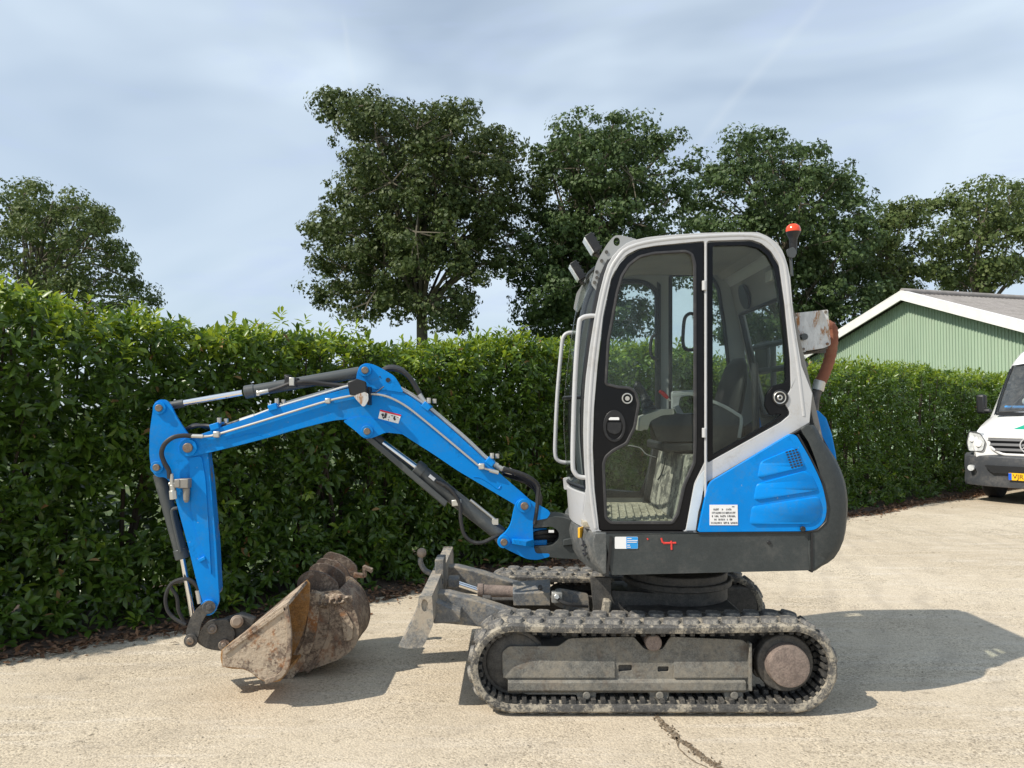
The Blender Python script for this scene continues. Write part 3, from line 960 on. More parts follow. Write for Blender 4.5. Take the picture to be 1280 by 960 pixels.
# ------------------------------------------------------------------ trees
def tree(label, Y, trunk_px, blobs, mat, trunk_r, seed, dens=1.0, leaf=0.13, name='oak_tree', fork=0.45):
    rng = np.random.default_rng(seed)
    x0 = (trunk_px - 640) / 960 * Y
    base = Vector((x0, Y, 0))
    root = thing(name, label, 'tree', base, group='oak trees behind the hedge')
    s = Y / 960
    centers = []
    for (bx, by, br) in blobs:
        p = P(bx, by, Y)
        centers.append((np.array(p), br * s * 1.08))
    allz = [c[2] for c, r in centers]
    allx = [c[0] for c, r in centers]
    width = (max(allx) - min(allx)) / 2
    cx = (max(allx) + min(allx)) / 2
    pos, dirs, nrms = [], [], []
    limbs = MB()
    ztop = max(allz); zb = min(allz)
    fk = np.array([x0 + (cx - x0) * 0.15, Y, zb + (ztop - zb) * fork])
    trunk = MB()
    wob = [Vector((x0 + random.uniform(-.05, .05) * i, Y, 0)) for i in range(1)]
    path = [Vector((x0, Y, 0)), Vector((x0 + .05, Y, 1.5)), Vector((x0 - .03 + (fk[0] - x0) * .4, Y, fk[2] * .6)), Vector(fk), Vector((cx + (fk[0] - cx) * .4, Y, ztop * 0.9 + fk[2] * .1))]
    pth = sm(path, 6)
    trunk.tube(pth, list(np.linspace(trunk_r * 1.15, trunk_r * 0.25, len(pth))), n=10)
    trunk.build('trunk', mBark, root)
    for ci, (c, r) in enumerate(centers):
        # room in depth: middle blobs sit fore and aft, edge blobs near the middle plane
        e = 1 - min(1, abs(c[0] - cx) / max(width, .1)) ** 2
        reps = [0.0] if e < 0.35 else [-1, 1] if e < 0.6 else [-1.1, 0.0, 1.1]
        for q in reps:
            cc = c.copy()
            cc[1] = Y + q * width * 0.55 * math.sqrt(max(e, 0.05)) + rng.normal(0, 0.3)
            k = cc[1] / Y
            cc[0] *= k; cc[2] = CAM_H + (cc[2] - CAM_H) * k
            # limb from the trunk
            t0 = rng.uniform(0.5, 0.95)
            a = Vector(pth[int(t0 * (len(pth) - 1))])
            if a.z > cc[2] + 0.3:
                a = Vector(pth[int(0.5 * (len(pth) - 1))])
            b = Vector(cc)
            mdl = a.lerp(b, 0.5) + Vector((rng.normal(0, .15), rng.normal(0, .15), 0.12 * (b - a).length))
            lp = sm([a, mdl, b], 4)
            limbs.tube(lp, list(np.linspace(trunk_r * 0.30, 0.015, len(lp))), n=6)
            m = max(4, int(9.0 * dens * (r / s / 33) ** 2))
            dv = rng.normal(0, 1, (m, 3)); dv /= np.linalg.norm(dv, axis=1, keepdims=True)
            rr = r * np.where(rng.random(m) < 0.2, rng.uniform(1.0, 1.22, m), rng.uniform(0.2, 1.0, m) ** 0.5)
            cl = cc[None] + dv * rr[:, None] * np.array([1, 1, 0.92])
            for j in range(m):
                if j % 4 == 0:
                    limbs.tube([b, Vector(cl[j])], [0.03, 0.008], n=4)
                L = int(rng.uniform(60, 112) * (0.45 if rr[j] > r else 1.0))
                cr = rng.uniform(0.24, 0.58) * (0.62 if rr[j] > r else 1.0) * Y / 26
                o = rng.normal(0, 1, (L, 3))
                o /= np.linalg.norm(o, axis=1, keepdims=True)
                o *= (cr * rng.uniform(0.25, 1.0, L) ** 0.5)[:, None] * np.array([1.1, 1.1, 0.7])
                pos.append(cl[j][None] + o)
                on = o / np.linalg.norm(o, axis=1, keepdims=True)
                rv = rng.normal(0, 1, (L, 3))
                rv -= on * np.sum(rv * on, axis=1, keepdims=True) * 0.8
                dirs.append(rv)
                nrms.append(on + dv[j][None] * 0.5)
    limbs.build('limb', mBark, root, recalc=False)
    pos = np.concatenate(pos); dirs = np.concatenate(dirs)
    n = len(pos)
    up = np.concatenate(nrms) + np.array([0, 0, 0.45]) + rng.normal(0, 0.42, (n, 3))
    vv, tt, _ = place_leaves(pos, frames(dirs, up), leaf * Y / 26 * rng.uniform(0.6, 1.3, n), np.full(n, 1.0), 'tuft')
    me = tri_mesh('crown', vv - np.array(base), tt, [mat])
    stuff(link_mesh(me, 'crown', root))


tree('tall spreading oak with a bare trunk, standing apart left of the cab', 25, 528, [
    (425, 148, 30), (455, 132, 24), (470, 172, 42), (520, 162, 38), (565, 168, 38), (610, 188, 34), (640, 204, 24), (600, 238, 46), (545, 225, 48), (490, 228, 48), (448, 232, 34),
    (412, 274, 28), (450, 290, 46), (400, 302, 20), (430, 335, 40), (480, 330, 48), (520, 290, 48), (570, 298, 46), (620, 285, 40), (648, 250, 26), (412, 365, 24), (396, 372, 14),
    (460, 378, 32), (498, 382, 22), (562, 372, 24), (575, 398, 14), (590, 340, 22), (545, 392, 18), (630, 322, 24), (395, 285, 14), (408, 128, 14), (664, 232, 18), (662, 282, 22), (655, 315, 18)], mOakA, 0.24, 3)
tree('dense dark oak rising behind the excavator arm side of the cab roof', 26, 726, [
    (700, 186, 24), (725, 168, 26), (765, 160, 24), (790, 172, 24), (830, 188, 25), (845, 215, 24), (690, 215, 28), (735, 210, 42), (790, 222, 42), (700, 258, 38), (750, 268, 42), (836, 250, 24),
    (650, 335, 32), (660, 372, 34), (700, 310, 42), (700, 365, 46), (690, 405, 30), (735, 330, 42), (730, 395, 40), (670, 270, 24), (770, 340, 34), (790, 400, 30), (660, 405, 20), (820, 345, 24), (815, 285, 20), (858, 242, 18), (852, 288, 20), (840, 310, 22)], mOakB, 0.26, 4)
tree('broad round-topped oak behind the orange beacon of the cab', 34, 985, [
    (885, 207, 22), (920, 190, 24), (960, 188, 24), (1000, 205, 27), (1045, 225, 24), (1066, 245, 18), (900, 240, 36), (950, 240, 42), (1000, 255, 42), (1050, 285, 32), (895, 282, 28), (940, 300, 38),
    (1000, 310, 42), (1040, 330, 42), (1082, 300, 20), (1010, 370, 38), (1060, 372, 36), (1042, 405, 28), (920, 350, 38), (955, 400, 34), (880, 330, 26), (900, 410, 26), (1085, 400, 22), (1000, 420, 26), (874, 240, 24), (868, 272, 22), (878, 305, 26), (866, 330, 20), (1078, 270, 20), (1092, 325, 24), (1082, 360, 26)], mOakB, 0.26, 5)
tree('thin-crowned oak rising from behind the left slope of the barn roof', 37, 1110, [
    (1105, 276, 18), (1132, 270, 20), (1108, 308, 26), (1145, 300, 24), (1120, 342, 24), (1088, 345, 22), (1152, 338, 18), (1100, 375, 24), (1085, 310, 22), (1078, 360, 26), (1130, 362, 16)], mOakC, 0.22, 6, dens=0.95)
tree('wide light green oak standing beyond the barn ridge at the right edge', 39, 1222, [
    (1160, 265, 22), (1190, 256, 22), (1225, 252, 22), (1262, 256, 22), (1300, 260, 26), (1180, 294, 26), (1220, 294, 28), (1260, 288, 26), (1300, 298, 28), (1180, 334, 24), (1212, 336, 22), (1246, 332, 18), (1330, 320, 34), (1272, 338, 13), (1165, 318, 22), (1190, 350, 16), (1228, 352, 12)], mOakC, 0.25, 8, dens=0.95)
tree('feathery oak showing above the hedge at the left edge', 31, 40, [
    (30, 243, 20), (10, 258, 26), (-30, 270, 34), (60, 270, 28), (100, 260, 20), (115, 290, 26), (130, 276, 13), (80, 308, 36), (30, 308, 40), (-30, 330, 44), (142, 320, 20), (156, 346, 18), (170, 370, 14),
    (120, 350, 28), (70, 355, 32), (20, 360, 32), (150, 380, 18), (185, 374, 8), (40, 400, 26), (100, 400, 24)], mOakC, 0.22, 9, dens=0.8, leaf=0.115)


# ------------------------------------------------------------------ barn
def barn():
    Ya = 24.0
    A = P(1137, 369, Ya)                       # gable apex
    hz = Vector((0.302, -0.954, 0)).normalized()   # across the gable, towards the yard
    rd = Vector((0.954, 0.302, 0)).normalized()    # along the ridge
    half = 6.2; slope = 0.345; L = 26
    root = thing('barn', 'green clad barn with a white edged gable and grey roof behind the hedge', 'barn', Vector((A.x, A.y, 0)))
    # gable cladding: box profile sheet, ribs standing proud
    g = MB()
    pitch = 0.105
    top, bot = [], []
    t = -half
    prof = []
    while t < half:
        prof += [(t, 0.0), (t + 0.066, 0.0), (t + 0.072, -0.03), (t + 0.099, -0.03)]
        t += pitch
    for (t, d) in prof:
        q = A + hz * t + rd * (-d * -1.0)
        top.append(Vector((q.x, q.y, A.z - abs(t) * slope - 0.10))); bot.append(Vector((q.x, q.y, 0)))
    n = len(top)
    g.add(top + bot, [(i, i + 1, n + i + 1, n + i) for i in range(n - 1)])
    g.build('gable_wall', mCladding, root, smooth=False, recalc=False)
    # long walls
    g = MB()
    for sg in (-1, 1):
        a = A + hz * half * sg; b = a + rd * L
        zt = A.z - half * slope
        g.add([Vector((a.x, a.y, 0)), Vector((b.x, b.y, 0)), Vector((b.x, b.y, zt)), Vector((a.x, a.y, zt))], [(0, 1, 2, 3)])
    g.build('side_wall', mCladding, root, smooth=False)
    # roof: corrugated sheets, two slopes
    ov = 0.30
    for sg in (1, -1):
        g = MB()
        vs = []; nn = int((L + ov) / 0.0443)
        for i in range(nn + 1):
            q = -ov + i * 0.0443
            h = 0.028 * math.cos(2 * PI * i / 4)
            for tt in np.linspace(0, half + 0.35, 5):
                course = 0.012 if int(tt / 1.65) % 2 else 0.0
                p = A + rd * q + hz * tt * sg
                vs.append(Vector((p.x, p.y, A.z - tt * slope + 0.06 + h + course)))
        fs = []
        for i in range(nn):
            for j in range(4):
                fs.append((i * 5 + j, i * 5 + j + 1, (i + 1) * 5 + j + 1, (i + 1) * 5 + j))
        g.add(vs, fs)
        g.build('roof_slope', mRoof, root, recalc=False, angle=70)
        # lapped sheet rows and hook bolts, a barge board on the gable
        b = MB()
        p0 = A - rd * 0.36; p1 = A - rd * 0.36 + hz * (half + 0.4) * sg
        z0 = A.z + 0.10; z1 = A.z + 0.10 - (half + 0.4) * slope
        q0 = Vector((p0.x, p0.y, z0)); q1 = Vector((p1.x, p1.y, z1))
        b.plate([q0, q1, q1 - Vector((0, 0, 0.27)), q0 - Vector((0, 0, 0.27))], rd * 0.05)
        b.build('barge_board', mTrim, root, bevel=0.006)
        c = MB()
        c.plate([q0 + Vector((0, 0, .035)), q1 + Vector((0, 0, .035)), q1 + Vector((0, 0, .003)), q0 + Vector((0, 0, .003))], rd * 0.22)
        c.build('verge_trim', mTrim, root)
    r = MB()
    q = A - rd * 0.3
    r.tube([Vector((q.x, q.y, A.z + 0.11)), Vector((q.x, q.y, A.z + 0.11)) + rd * (L + .3)], 0.10, n=10)
    r.build('ridge_cap', mRoof, root)


barn()


# ------------------------------------------------------------------ van
def text_mesh(txt, size):
    cu = bpy.data.curves.new('lettering', 'FONT')
    cu.body = txt; cu.size = size; cu.extrude = 0.0015; cu.align_x = 'LEFT'; cu.align_y = 'CENTER'
    o = bpy.data.objects.new('lettering', cu)
    COL.objects.link(o)
    dg = bpy.context.evaluated_depsgraph_get()
    me = bpy.data.meshes.new_from_object(o.evaluated_get(dg))
    bpy.data.objects.remove(o); bpy.data.curves.remove(cu)
    return me


def van():
    yaw = math.atan2(-0.62, -0.785)            # heads along the hedge, towards the yard
    front = P(1287, 560, 12.15)
    root = thing('delivery_van', 'white high-roofed delivery van with a yellow number plate parked beside the hedge', 'van',
                 Vector((front.x, front.y, 0)), yaw, local=True)
    # local: x forward, y left, z up; front bumper at x = 0
    # stations: x, top z, half width at top edge, shoulder z, half width at shoulder
    ST = [(-0.02, 1.06, 0.70, 0.98, 0.80), (-0.10, 1.14, 0.78, 1.02, 0.86), (-0.25, 1.22, 0.80, 1.06, 0.91), (-0.50, 1.33, 0.82, 1.12, 0.95), (-0.80, 1.44, 0.84, 1.18, 0.97), (-0.98, 1.50, 0.85, 1.2, 0.975),
          (-1.16, 1.73, 0.85, 1.25, 0.985), (-1.41, 2.04, 0.84, 1.3, 0.99), (-1.66, 2.33, 0.82, 1.35, 0.99), (-1.84, 2.48, 0.80, 1.4, 0.99), (-2.10, 2.62, 0.79, 1.4, 0.99), (-2.7, 2.70, 0.79, 1.4, 0.99), (-3.4, 2.73, 0.79, 1.4, 0.99), (-5.7, 2.73, 0.79, 1.4, 0.985), (-5.85, 2.55, 0.70, 1.4, 0.96)]
    ww = [0, .35, .7, .93, 1.0]
    rings = []
    for (x, zt, wt, zs, ws) in ST:
        half = [(wt * k, zt - 0.05 * k ** 3 - (0.03 if k == 1 else 0)) for k in ww]
        half += [(wt + (ws - wt) * .45, zt - (zt - zs) * .40), (ws, zs), (ws, 0.85), (ws, 0.42)]
        full = [Vector((x, -y, z)) for (y, z) in reversed(half)] + [Vector((x, y, z)) for (y, z) in half[1:]]
        rings.append(full)
    n = len(rings[0])
    body = MB()
    vs = [p for r in rings for p in r]
    fs = []
    mid = n // 2
    for i in range(len(rings) - 1):
        for k in range(n - 1):
            if 5 <= i <= 7 and mid - 4 < k + .5 < mid + 4 and abs(k + .5 - mid) < 3.6:
                continue                        # windscreen opening
            fs.append((i * n + k, i * n + k + 1, (i + 1) * n + k + 1, (i + 1) * n + k))
    fs.append(tuple(range((len(rings) - 1) * n, len(rings) * n)))
    body.add(vs, fs)
    body.build('body', mVanWhite, root, recalc=False, angle=50)
    # windscreen
    w = MB()
    wv = []
    for i in range(5, 9):
        x, zt, wt, zs, ws = ST[i]
        for k in np.linspace(-0.93, 0.93, 11):
            wv.append(Vector((x + 0.012 - 0.0, wt * k, zt - 0.05 * abs(k) ** 3 + 0.006)))
    w.add(wv, [(i * 11 + j, i * 11 + j + 1, (i + 1) * 11 + j + 1, (i + 1) * 11 + j) for i in range(3) for j in range(10)])
    ws_ = w.build('windscreen', mVanGlass, root, recalc=False)
    sl = MB()
    edge = [wv[j] for j in range(11)] + [wv[i * 11 + 10] for i in range(1, 4)] + [wv[33 + j] for j in range(9, -1, -1)] + [wv[i * 11] for i in (2, 1)]
    sl.tube([p + Vector((.006, 0, .006)) for p in edge + edge[:1]], 0.014, n=6)
    sl.build('windscreen_seal', mVanBlack, ws_)
    # cabin inside
    it = MB()
    it.box((-1.25, 0, 1.40), (0.75, 1.55, 0.10))
    it.box((-2.6, 0, 1.5), (0.05, 1.8, 1.8))
    it.box((-1.7, 0, 0.9), (1.8, 1.8, 0.06))
    for y in (-0.55, 0.1, 0.6):
        it.box((-2.2, y, 1.45), (0.22, 0.46, 0.75))
        it.box((-2.2, y, 1.93), (0.12, 0.26, 0.22))
    it.build('cabin_lining', mVanBlack, root, bevel=0.03)
    cl = MB(); cl.box((-1.20, -0.48, 1.565), (0.24, 0.50, 0.05), Matrix.Rotation(0.2, 3, 'Z')); cl.build('blue_cloth', mBlueCloth, root, bevel=0.015)
    cl = MB(); cl.box((-1.20, 0.05, 1.56), (0.2, 0.3, 0.04), Matrix.Rotation(-0.3, 3, 'Z')); cl.sphere((-1.36, -0.46, 1.66), 0.075); cl.build('papers', mPaper, root)
    wp = MB()
    for y in (-0.62, -0.05):
        wp.tube([(-1.02, y, 1.525), (-1.2, y + 0.12, 1.735), (-1.42, y + .2, 1.96)], 0.009, n=5)
    wp.build('wiper', mVanBlack, root)
    # scuttle grille on the bonnet
    for y in (-0.52, 0.52):
        s = MB()
        for i in range(5):
            s.box((-0.83 + i * 0.024, y, 1.474 - i * 0.009), (0.012, 0.40, 0.012))
        s.box((-0.78, y, 1.452), (0.12, 0.42, 0.012), Matrix.Rotation(0.35, 3, 'Y'))
        s.build('scuttle_vent', mVanBlack, root)
    # front mask
    fm = MB()
    fm.plate([(0.0, -.80, .74), (0.0, .80, .74), (0.0, .84, .95), (0.0, .78, 1.10), (0.0, -.78, 1.10), (0.0, -.84, .95)], (-0.08, 0, 0))
    fm.build('front_panel', mVanWhite, root, bevel=0.03)
    gr = MB()
    out = rc([(-.60, 1.075, .03), (.60, 1.075, .03), (.54, .90, .05), (.38, .80, .06), (-.38, .80, .06), (-.54, .90, .05)], .03)
    gr.plate([(0.008, y, z) for y, z in out], (-0.05, 0, 0))
    gri = gr.build('grille', mVanBlack, root)
    for z, hw in ((1.035, .585), (0.955, .56), (0.875, .48)):
        b = MB(); b.box((0.02, 0, z), (0.03, 2 * hw, 0.052), Matrix.Rotation(-0.35, 3, 'Y')); b.build('grille_bar', mVanGrille, gri, bevel=0.006)
    rim = MB()
    ring_o = [(y, z) for y, z in out]
    rim.tube([Vector((0.02, y, z)) for y, z in out + out[:1]], 0.02, n=6)
    rim.build('grille_surround', mVanWhite, gri)
    st = MB()
    c = Vector((0.045, 0, 0.955)); R = 0.115
    st.tube([c + Vector((0, R * math.sin(a), R * math.cos(a))) for a in np.linspace(0, 2 * PI, 33)], 0.011, n=6)
    for a in (0, 2 * PI / 3, 4 * PI / 3):
        d = Vector((0, math.sin(a), math.cos(a))); e = Vector((0, math.cos(a), -math.sin(a)))
        st.plate([c + e * .022, c + d * R, c - e * .022], (0.012, 0, 0))
    st.build('star_emblem', mSilver, gri)
    # headlights
    for sg in (-1, 1):
        h = MB()
        o2 = rc([(.62, 1.0, .03), (.70, 1.13, .04), (.885, 1.16, .03), (.93, 0.98, .04), (.90, .83, .04), (.66, .84, .05)], .03)
        front_r = [Vector((0.03 - 0.16 * max(0, (y - .62)) ** 1.3 * 2.2, sg * y, z)) for y, z in o2]
        back_r = [p + Vector((-0.18, -0.02 * sg, 0)) for p in front_r]
        h.loft([front_r, back_r])
        hl = h.build('headlight', mLens, root, bevel=0.01)
        b = MB()
        for yy, zz, r in ((.73, .96, .062), (.84, 1.03, .05)):
            xx = 0.035 - 0.16 * max(0, (yy - .62)) ** 1.3 * 2.2
            b.cyl((xx - .02, sg * yy, zz), (xx + .012, sg * yy, zz), r, r * .8, n=16)
        b.build('lamp_reflector', mDecalWhite, hl)
        bz = MB(); bz.tube([p + Vector((.004, 0, 0)) for p in front_r + front_r[:1]], 0.007, n=5); bz.build('lamp_bezel', mVanGrey, hl)
    # bumper
    bp = MB()
    rings = []
    for y in np.linspace(-1, 1, 17):
        xx = 0.10 - 0.20 * abs(y) ** 3.2
        rings.append([Vector((xx - .30, y, .30)), Vector((xx - .02, y, .27)), Vector((xx, y, .36)), Vector((xx - .03, y, .50)), Vector((xx + .0, y, .58)), Vector((xx - .02, y, .76)), Vector((xx - .10, y, .80)), Vector((xx - .30, y, .80))])
    bp.loft(rings)
    bo = bp.build('bumper', mVanGrey, root, bevel=0.01)
    iv = MB()
    iv.plate([(0.112, y, z) for y, z in rc([(-.62, .62, .03), (.62, .62, .03), (.5, .50, .03), (-.5, .50, .03)], .02)], (-.04, 0, 0))
    iv.build('lower_intake', mVanBlack, bo)
    for sg in (-1, 1):
        f = MB(); f.cyl((0.0, sg * .84, .56), (0.055, sg * .84, .56), .05, n=16); f.build('fog_lamp', mLens, bo)
    # number plate
    pl = MB(); pl.box((0.125, 0, 0.46), (0.012, 0.52, 0.115)); pp = pl.build('number_plate', mPlateYellow, root, bevel=0.003)
    pb = MB(); pb.box((0.1325, -0.236, 0.46), (0.003, 0.045, 0.108)); pb.build('plate_band', mPlateBlue, pp)
    tm = text_mesh('VJR', 0.105)
    tm.materials.clear(); tm.materials.append(mPlateText)
    mt = Matrix(((0, 0, 1, 0.1325), (1, 0, 0, -0.20), (0, 1, 0, 0.46), (0, 0, 0, 1)))
    inst(tm, 'plate_lettering', pp, mt)
    # green mark on the bonnet
    gd = MB()

    def hood(x, y):
        zs = np.interp(-x, [0.02, 0.10, .25, .50, .80, .98], [1.06, 1.14, 1.22, 1.33, 1.44, 1.50])
        return Vector((x, y, zs - 0.05 * (abs(y) / .82) ** 3 + 0.006))
    gd.add([hood(-.22, -.30), hood(-.22, .24), hood(-.33, .24), hood(-.48, .24), hood(-.48, -.10), hood(-.33, -.21)], [(0, 1, 2, 5), (5, 2, 3, 4)])
    gd.build('green_decal', mGreenDecal, root, recalc=False)
    # mirrors, wheels
    for sg in (-1, 1):
        m = MB()
        m.box((-1.15, sg * 1.10, 1.62), (0.14, 0.15, 0.34)); m.box((-1.12, sg * 1.0, 1.50), (0.08, 0.14, 0.08))
        m.build('door_mirror', mVanBlack, root, bevel=0.04, seg=3)
        for xw in (-1.0, -4.7):
            wv2 = MB(); wv2.cyl((xw, sg * .74, .34), (xw, sg * .97, .34), .34, n=28)
            wo = wv2.build('wheel', mTyre, root, bevel=0.03)
            rm = MB(); rm.cyl((xw, sg * .95, .34), (xw, sg * .975, .34), .2, n=20); rm.build('rim', mSteel, wo)
    un = MB(); un.box((-2.9, 0, .42), (5.5, 1.5, .18)); un.build('underbody', mVanBlack, root)


van()


# ------------------------------------------------------------------ excavator
EX = thing('mini_excavator', 'blue, white and grey mini excavator on rubber tracks, arm lowered to the left', 'excavator', (0.75, 4.6, 0))
YV = Vector((0, 1, 0))


def plateY(pts, Y, th, name, mat, parent=EX, holes=(), bevel=0.004, **kw):
    mb = MB()
    mb.plate([P(x, y, Y) for x, y in pts], (0, th, 0), [[P(x, y, Y) for x, y in h] for h in holes])
    return mb.build(name, mat, parent, bevel=bevel, **kw)


def pin(name, c, r, depth, parent, mat=mPin, n=18, d=YV):
    mb = MB()
    mb.cyl(c - d * depth, c + d * 0.01, r, n=n)
    return mb.build(name, mat, parent, bevel=r * 0.15)


# ---- tracks
def track(Yo, Yi, near):
    C0 = Vector((0.012, 0, 0.24)); C1 = Vector((1.415, 0, 0.24))
    ro, ri = 0.222, 0.184
    straight = (C1 - C0).length
    per = 2 * straight + 2 * PI * ro
    s = 1 if Yi > Yo else -1
    width = abs(Yi - Yo)

    def at(d):                                  # point on the outer loop, outward normal
        d %= per
        if d < straight:
            sag = -0.010 * math.sin(PI * d / straight)
            return Vector((C1.x - d, 0, C1.z + ro + sag)), Vector((0, 0, 1)), Vector((-1, 0, 0))
        d -= straight
        if d < PI * ro:
            a = PI / 2 + d / ro
            nrm = Vector((math.cos(a), 0, math.sin(a)))
            return C0 + nrm * ro, nrm, Vector((-math.sin(a), 0, math.cos(a)))
        d -= PI * ro
        if d < straight:
            return Vector((C0.x + d, 0, C0.z - ro)), Vector((0, 0, -1)), Vector((1, 0, 0))
        d -= straight
        a = -PI / 2 + d / ro
        nrm = Vector((math.cos(a), 0, math.sin(a)))
        return C1 + nrm * ro, nrm, Vector((-math.sin(a), 0, math.cos(a)))
    mb = MB()
    nseg = 168
    rings = []
    for i in range(nseg):
        p, nr, tg = at(per * i / nseg)
        t = ro - ri
        pr = [(0.004, -t), (0.0, -t * .65), (0.0, -t * .25), (0.010, 0.0), (width - .010, 0.0), (width, -t * .25), (width, -t * .65), (width - .004, -t)]
        rings.append([Vector((p.x, Yo + s * y, p.z)) + nr * h for y, h in pr])
    n = 8
    vs = [q for r in rings for q in r]
    fs, mi = [], []
    for i in range(nseg):
        j = (i + 1) % nseg
        for k in range(n):
            fs.append((i * n + k, i * n + (k + 1) % n, j * n + (k + 1) % n, j * n + k))
    mb.add(vs, fs)
    tk = mb.build('rubber_track', mTrack, EX, angle=40)
    # inner drive ribs, one mesh
    ribs = MB()
    m = 84
    for i in range(m):
        p, nr, tg = at(per * i / m)
        c = Vector((p.x, Yo + s * width / 2, p.z)) - nr * (ro - ri + 0.009)
        R = Matrix((tg, YV, nr)).transposed()
        ribs.box(c, (0.022, width - 0.05, 0.022), R)
        ribs.box(c - nr * 0.014, (0.024, 0.05, 0.03), R)
    stuff(ribs.build('drive_rib', mTrackIn, tk, smooth=False))
    # tread pads: one shared mesh
    lm = MB()
    outl = rc([(-.045, -.020, .012), (-.022, -.046, .014), (.030, -.048, .012), (.047, -.012, .014), (.040, .030, .012), (.004, .048, .014), (-.036, .040, .012)], .012, 3)
    b0 = [Vector((x, y, 0)) for x, y in outl]; b1 = [Vector((x * .86, y * .88, .0165)) for x, y in outl]
    lm.loft([b0, b1])
    proto = lm.build('tread_lug', mLug, tk, base=(0, 0, 0))
    lme = proto.data
    bpy.data.objects.remove(proto)
    m = 42
    base = BASES[EX.name]
    for row, (yo, ph, fl) in enumerate(((0.075, 0.0, 1), (0.205, 0.5, -1))):
        for i in range(m):
            p, nr, tg = at(per * (i + ph) / m)
            c = Vector((p.x, Yo + s * yo, p.z)) - nr * 0.001
            yv = YV * (s * fl)
            mt = Matrix((tg, nr.cross(tg) if False else yv, nr)).transposed().to_4x4()
            if mt.determinant() < 0:
                mt = Matrix((-tg, yv, nr)).transposed().to_4x4()
            mt = mt @ Matrix.Rotation(random.uniform(-.06, .06), 4, 'Z')
            mt.translation = c - base
            inst(lme, 'tread_lug', tk, mt)
    # frame
    yf = Yo + s * 0.075
    prof = [(628, 815, 3), (636, 808, 3), (698, 808, 3), (712, 798, 4), (792, 796, 3), (806, 812, 4), (828, 812, 4), (838, 796, 3), (930, 800, 6), (940, 812, 4), (940, 862, 3),
            (930, 866, 2), (906, 866, 3), (902, 863, 2), (836, 863, 2), (832, 868, 3), (814, 868, 3), (808, 865, 2), (746, 866, 2), (741, 870, 3), (726, 870, 3), (718, 868, 2), (656, 868, 5), (628, 844, 5)]
    o = [P(x, y, 3.975) for x, y in rc(prof)]
    h1 = [P(x, y, 3.975) for x, y in rc([(773, 831), (790, 831), (790, 839), (773, 840)], 2)]
    h2 = [P(x, y, 3.975) for x, y in rc([(822, 833), (836, 833), (836, 840), (822, 840)], 2)]
    sh = lambda l, dy: [Vector((q.x, yf + s * dy, q.z)) for q in l]
    mb = MB()
    mb.plate(sh(o, 0), (0, s * 0.014, 0), [sh(h1, 0), sh(h2, 0)])
    fr = mb.build('track_frame', mFrame, EX, bevel=0.004)
    zq0, zq1 = P(700, 821, 3.975).z, P(700, 846, 3.975).z
    for x0, x1 in ((629, 768), (842, 935)):
        mb = MB()
        mb.loft([[Vector((x, yf + s * .004, zq0)), Vector((x, yf - s * .010, zq0 - .05)), Vector((x, yf - s * .012, zq1)), Vector((x, yf + s * .004, zq1 - .006))] for x in (P(x0, 840, 3.975).x, P(x1, 840, 3.975).x)])
        mb.build('frame_swage', mFrame, fr)
    mb = MB()                                   # pressed ridge along the beam
    rp = [(0.0, 0.0), (0.028, 0.012), (0.028, 0.075), (0.0, 0.105)]
    xl, xr = P(630, 840, 3.975).x, P(936, 840, 3.975).x
    zt = P(700, 848, 3.975).z
    lower = [Vector((xl + .02, yf, zt - .002)), Vector((xr, yf, zt - .002)), Vector((xr, yf - s * .018, zt - .016)), Vector((xl + .03, yf - s * .018, zt - .016))]
    mb.loft([[Vector((x, yf + s * .004, zt)), Vector((x, yf - s * .020, zt - .014)), Vector((x, yf - s * .020, zt - .055)), Vector((x, yf + s * .004, zt - .075))] for x in (xl + .02, xr - .02)])
    mb.build('frame_ridge', mFrame, fr, bevel=0.003)
    mb = MB()
    mb.box((xr, yf - s * .012, 0.235), (0.014, 0.05, 0.24)); mb.build('end_flange', mFrame, fr, bevel=0.004)
    mb = MB()                                   # beam body behind the plate
    mb.box(((xl + xr) / 2 + .02, yf + s * .10, 0.245), (xr - xl - .10, 0.16, 0.16)); mb.build('frame_beam', mDarkIron, fr, bevel=0.01)
    # rollers
    for px in (733, 824, 917):
        c = P(px, 868, 3.975); c.y = yf
        mb = MB(); mb.cyl(c + YV * s * .22, c - YV * s * 0.004, 0.050, n=20); mb.cyl(c, c - YV * s * 0.022, 0.020, n=12)
        mb.build('track_roller', mFrame, fr, bevel=0.004)
    c = P(816, 802, 3.975); c.y = yf
    mb = MB(); mb.cyl(c + YV * s * .2, c - YV * s * 0.03, 0.042, n=20); mb.build('carrier_roller', mHub, fr, bevel=0.006)
    # idler
    c = Vector((C0.x, yf + s * 0.03, C0.z))
    mb = MB(); mb.cyl(c, c + YV * s * .10, 0.168, n=40); mb.cyl(c - YV * s * .012, c, 0.13, .15, n=40)
    mb.build('idler_wheel', mDarkIron, EX, bevel=0.006)
    # sprocket and drive motor
    c = Vector((C1.x, yf + s * .06, C1.z))
    pts = []
    for i in range(36):
        a = 2 * PI * i / 36; r = 0.172 if i % 4 in (0, 1) else 0.15
        pts.append(c + Vector((r * math.cos(a), 0, r * math.sin(a))))
    mb = MB(); mb.plate(pts, YV * s * .05); sp = mb.build('sprocket', mDarkIron, EX, bevel=0.004)
    c = Vector((C1.x - 0.015, 0, C1.z + 0.004))
    mb = MB(); mb.cyl(c + YV * (Yo + s * .13), c + YV * (Yo + s * .075), .150, .145, n=36); mb.build('hub_flange', mDarkIron, sp, bevel=0.006)
    mb = MB()
    mb.tube([c + YV * (Yo + s * .12), c + YV * (Yo + s * .028), c + YV * (Yo + s * .014), c + YV * (Yo + s * .012)], [.108, .106, .102, .095], n=36)
    mb.build('drive_hub', mHub, sp)
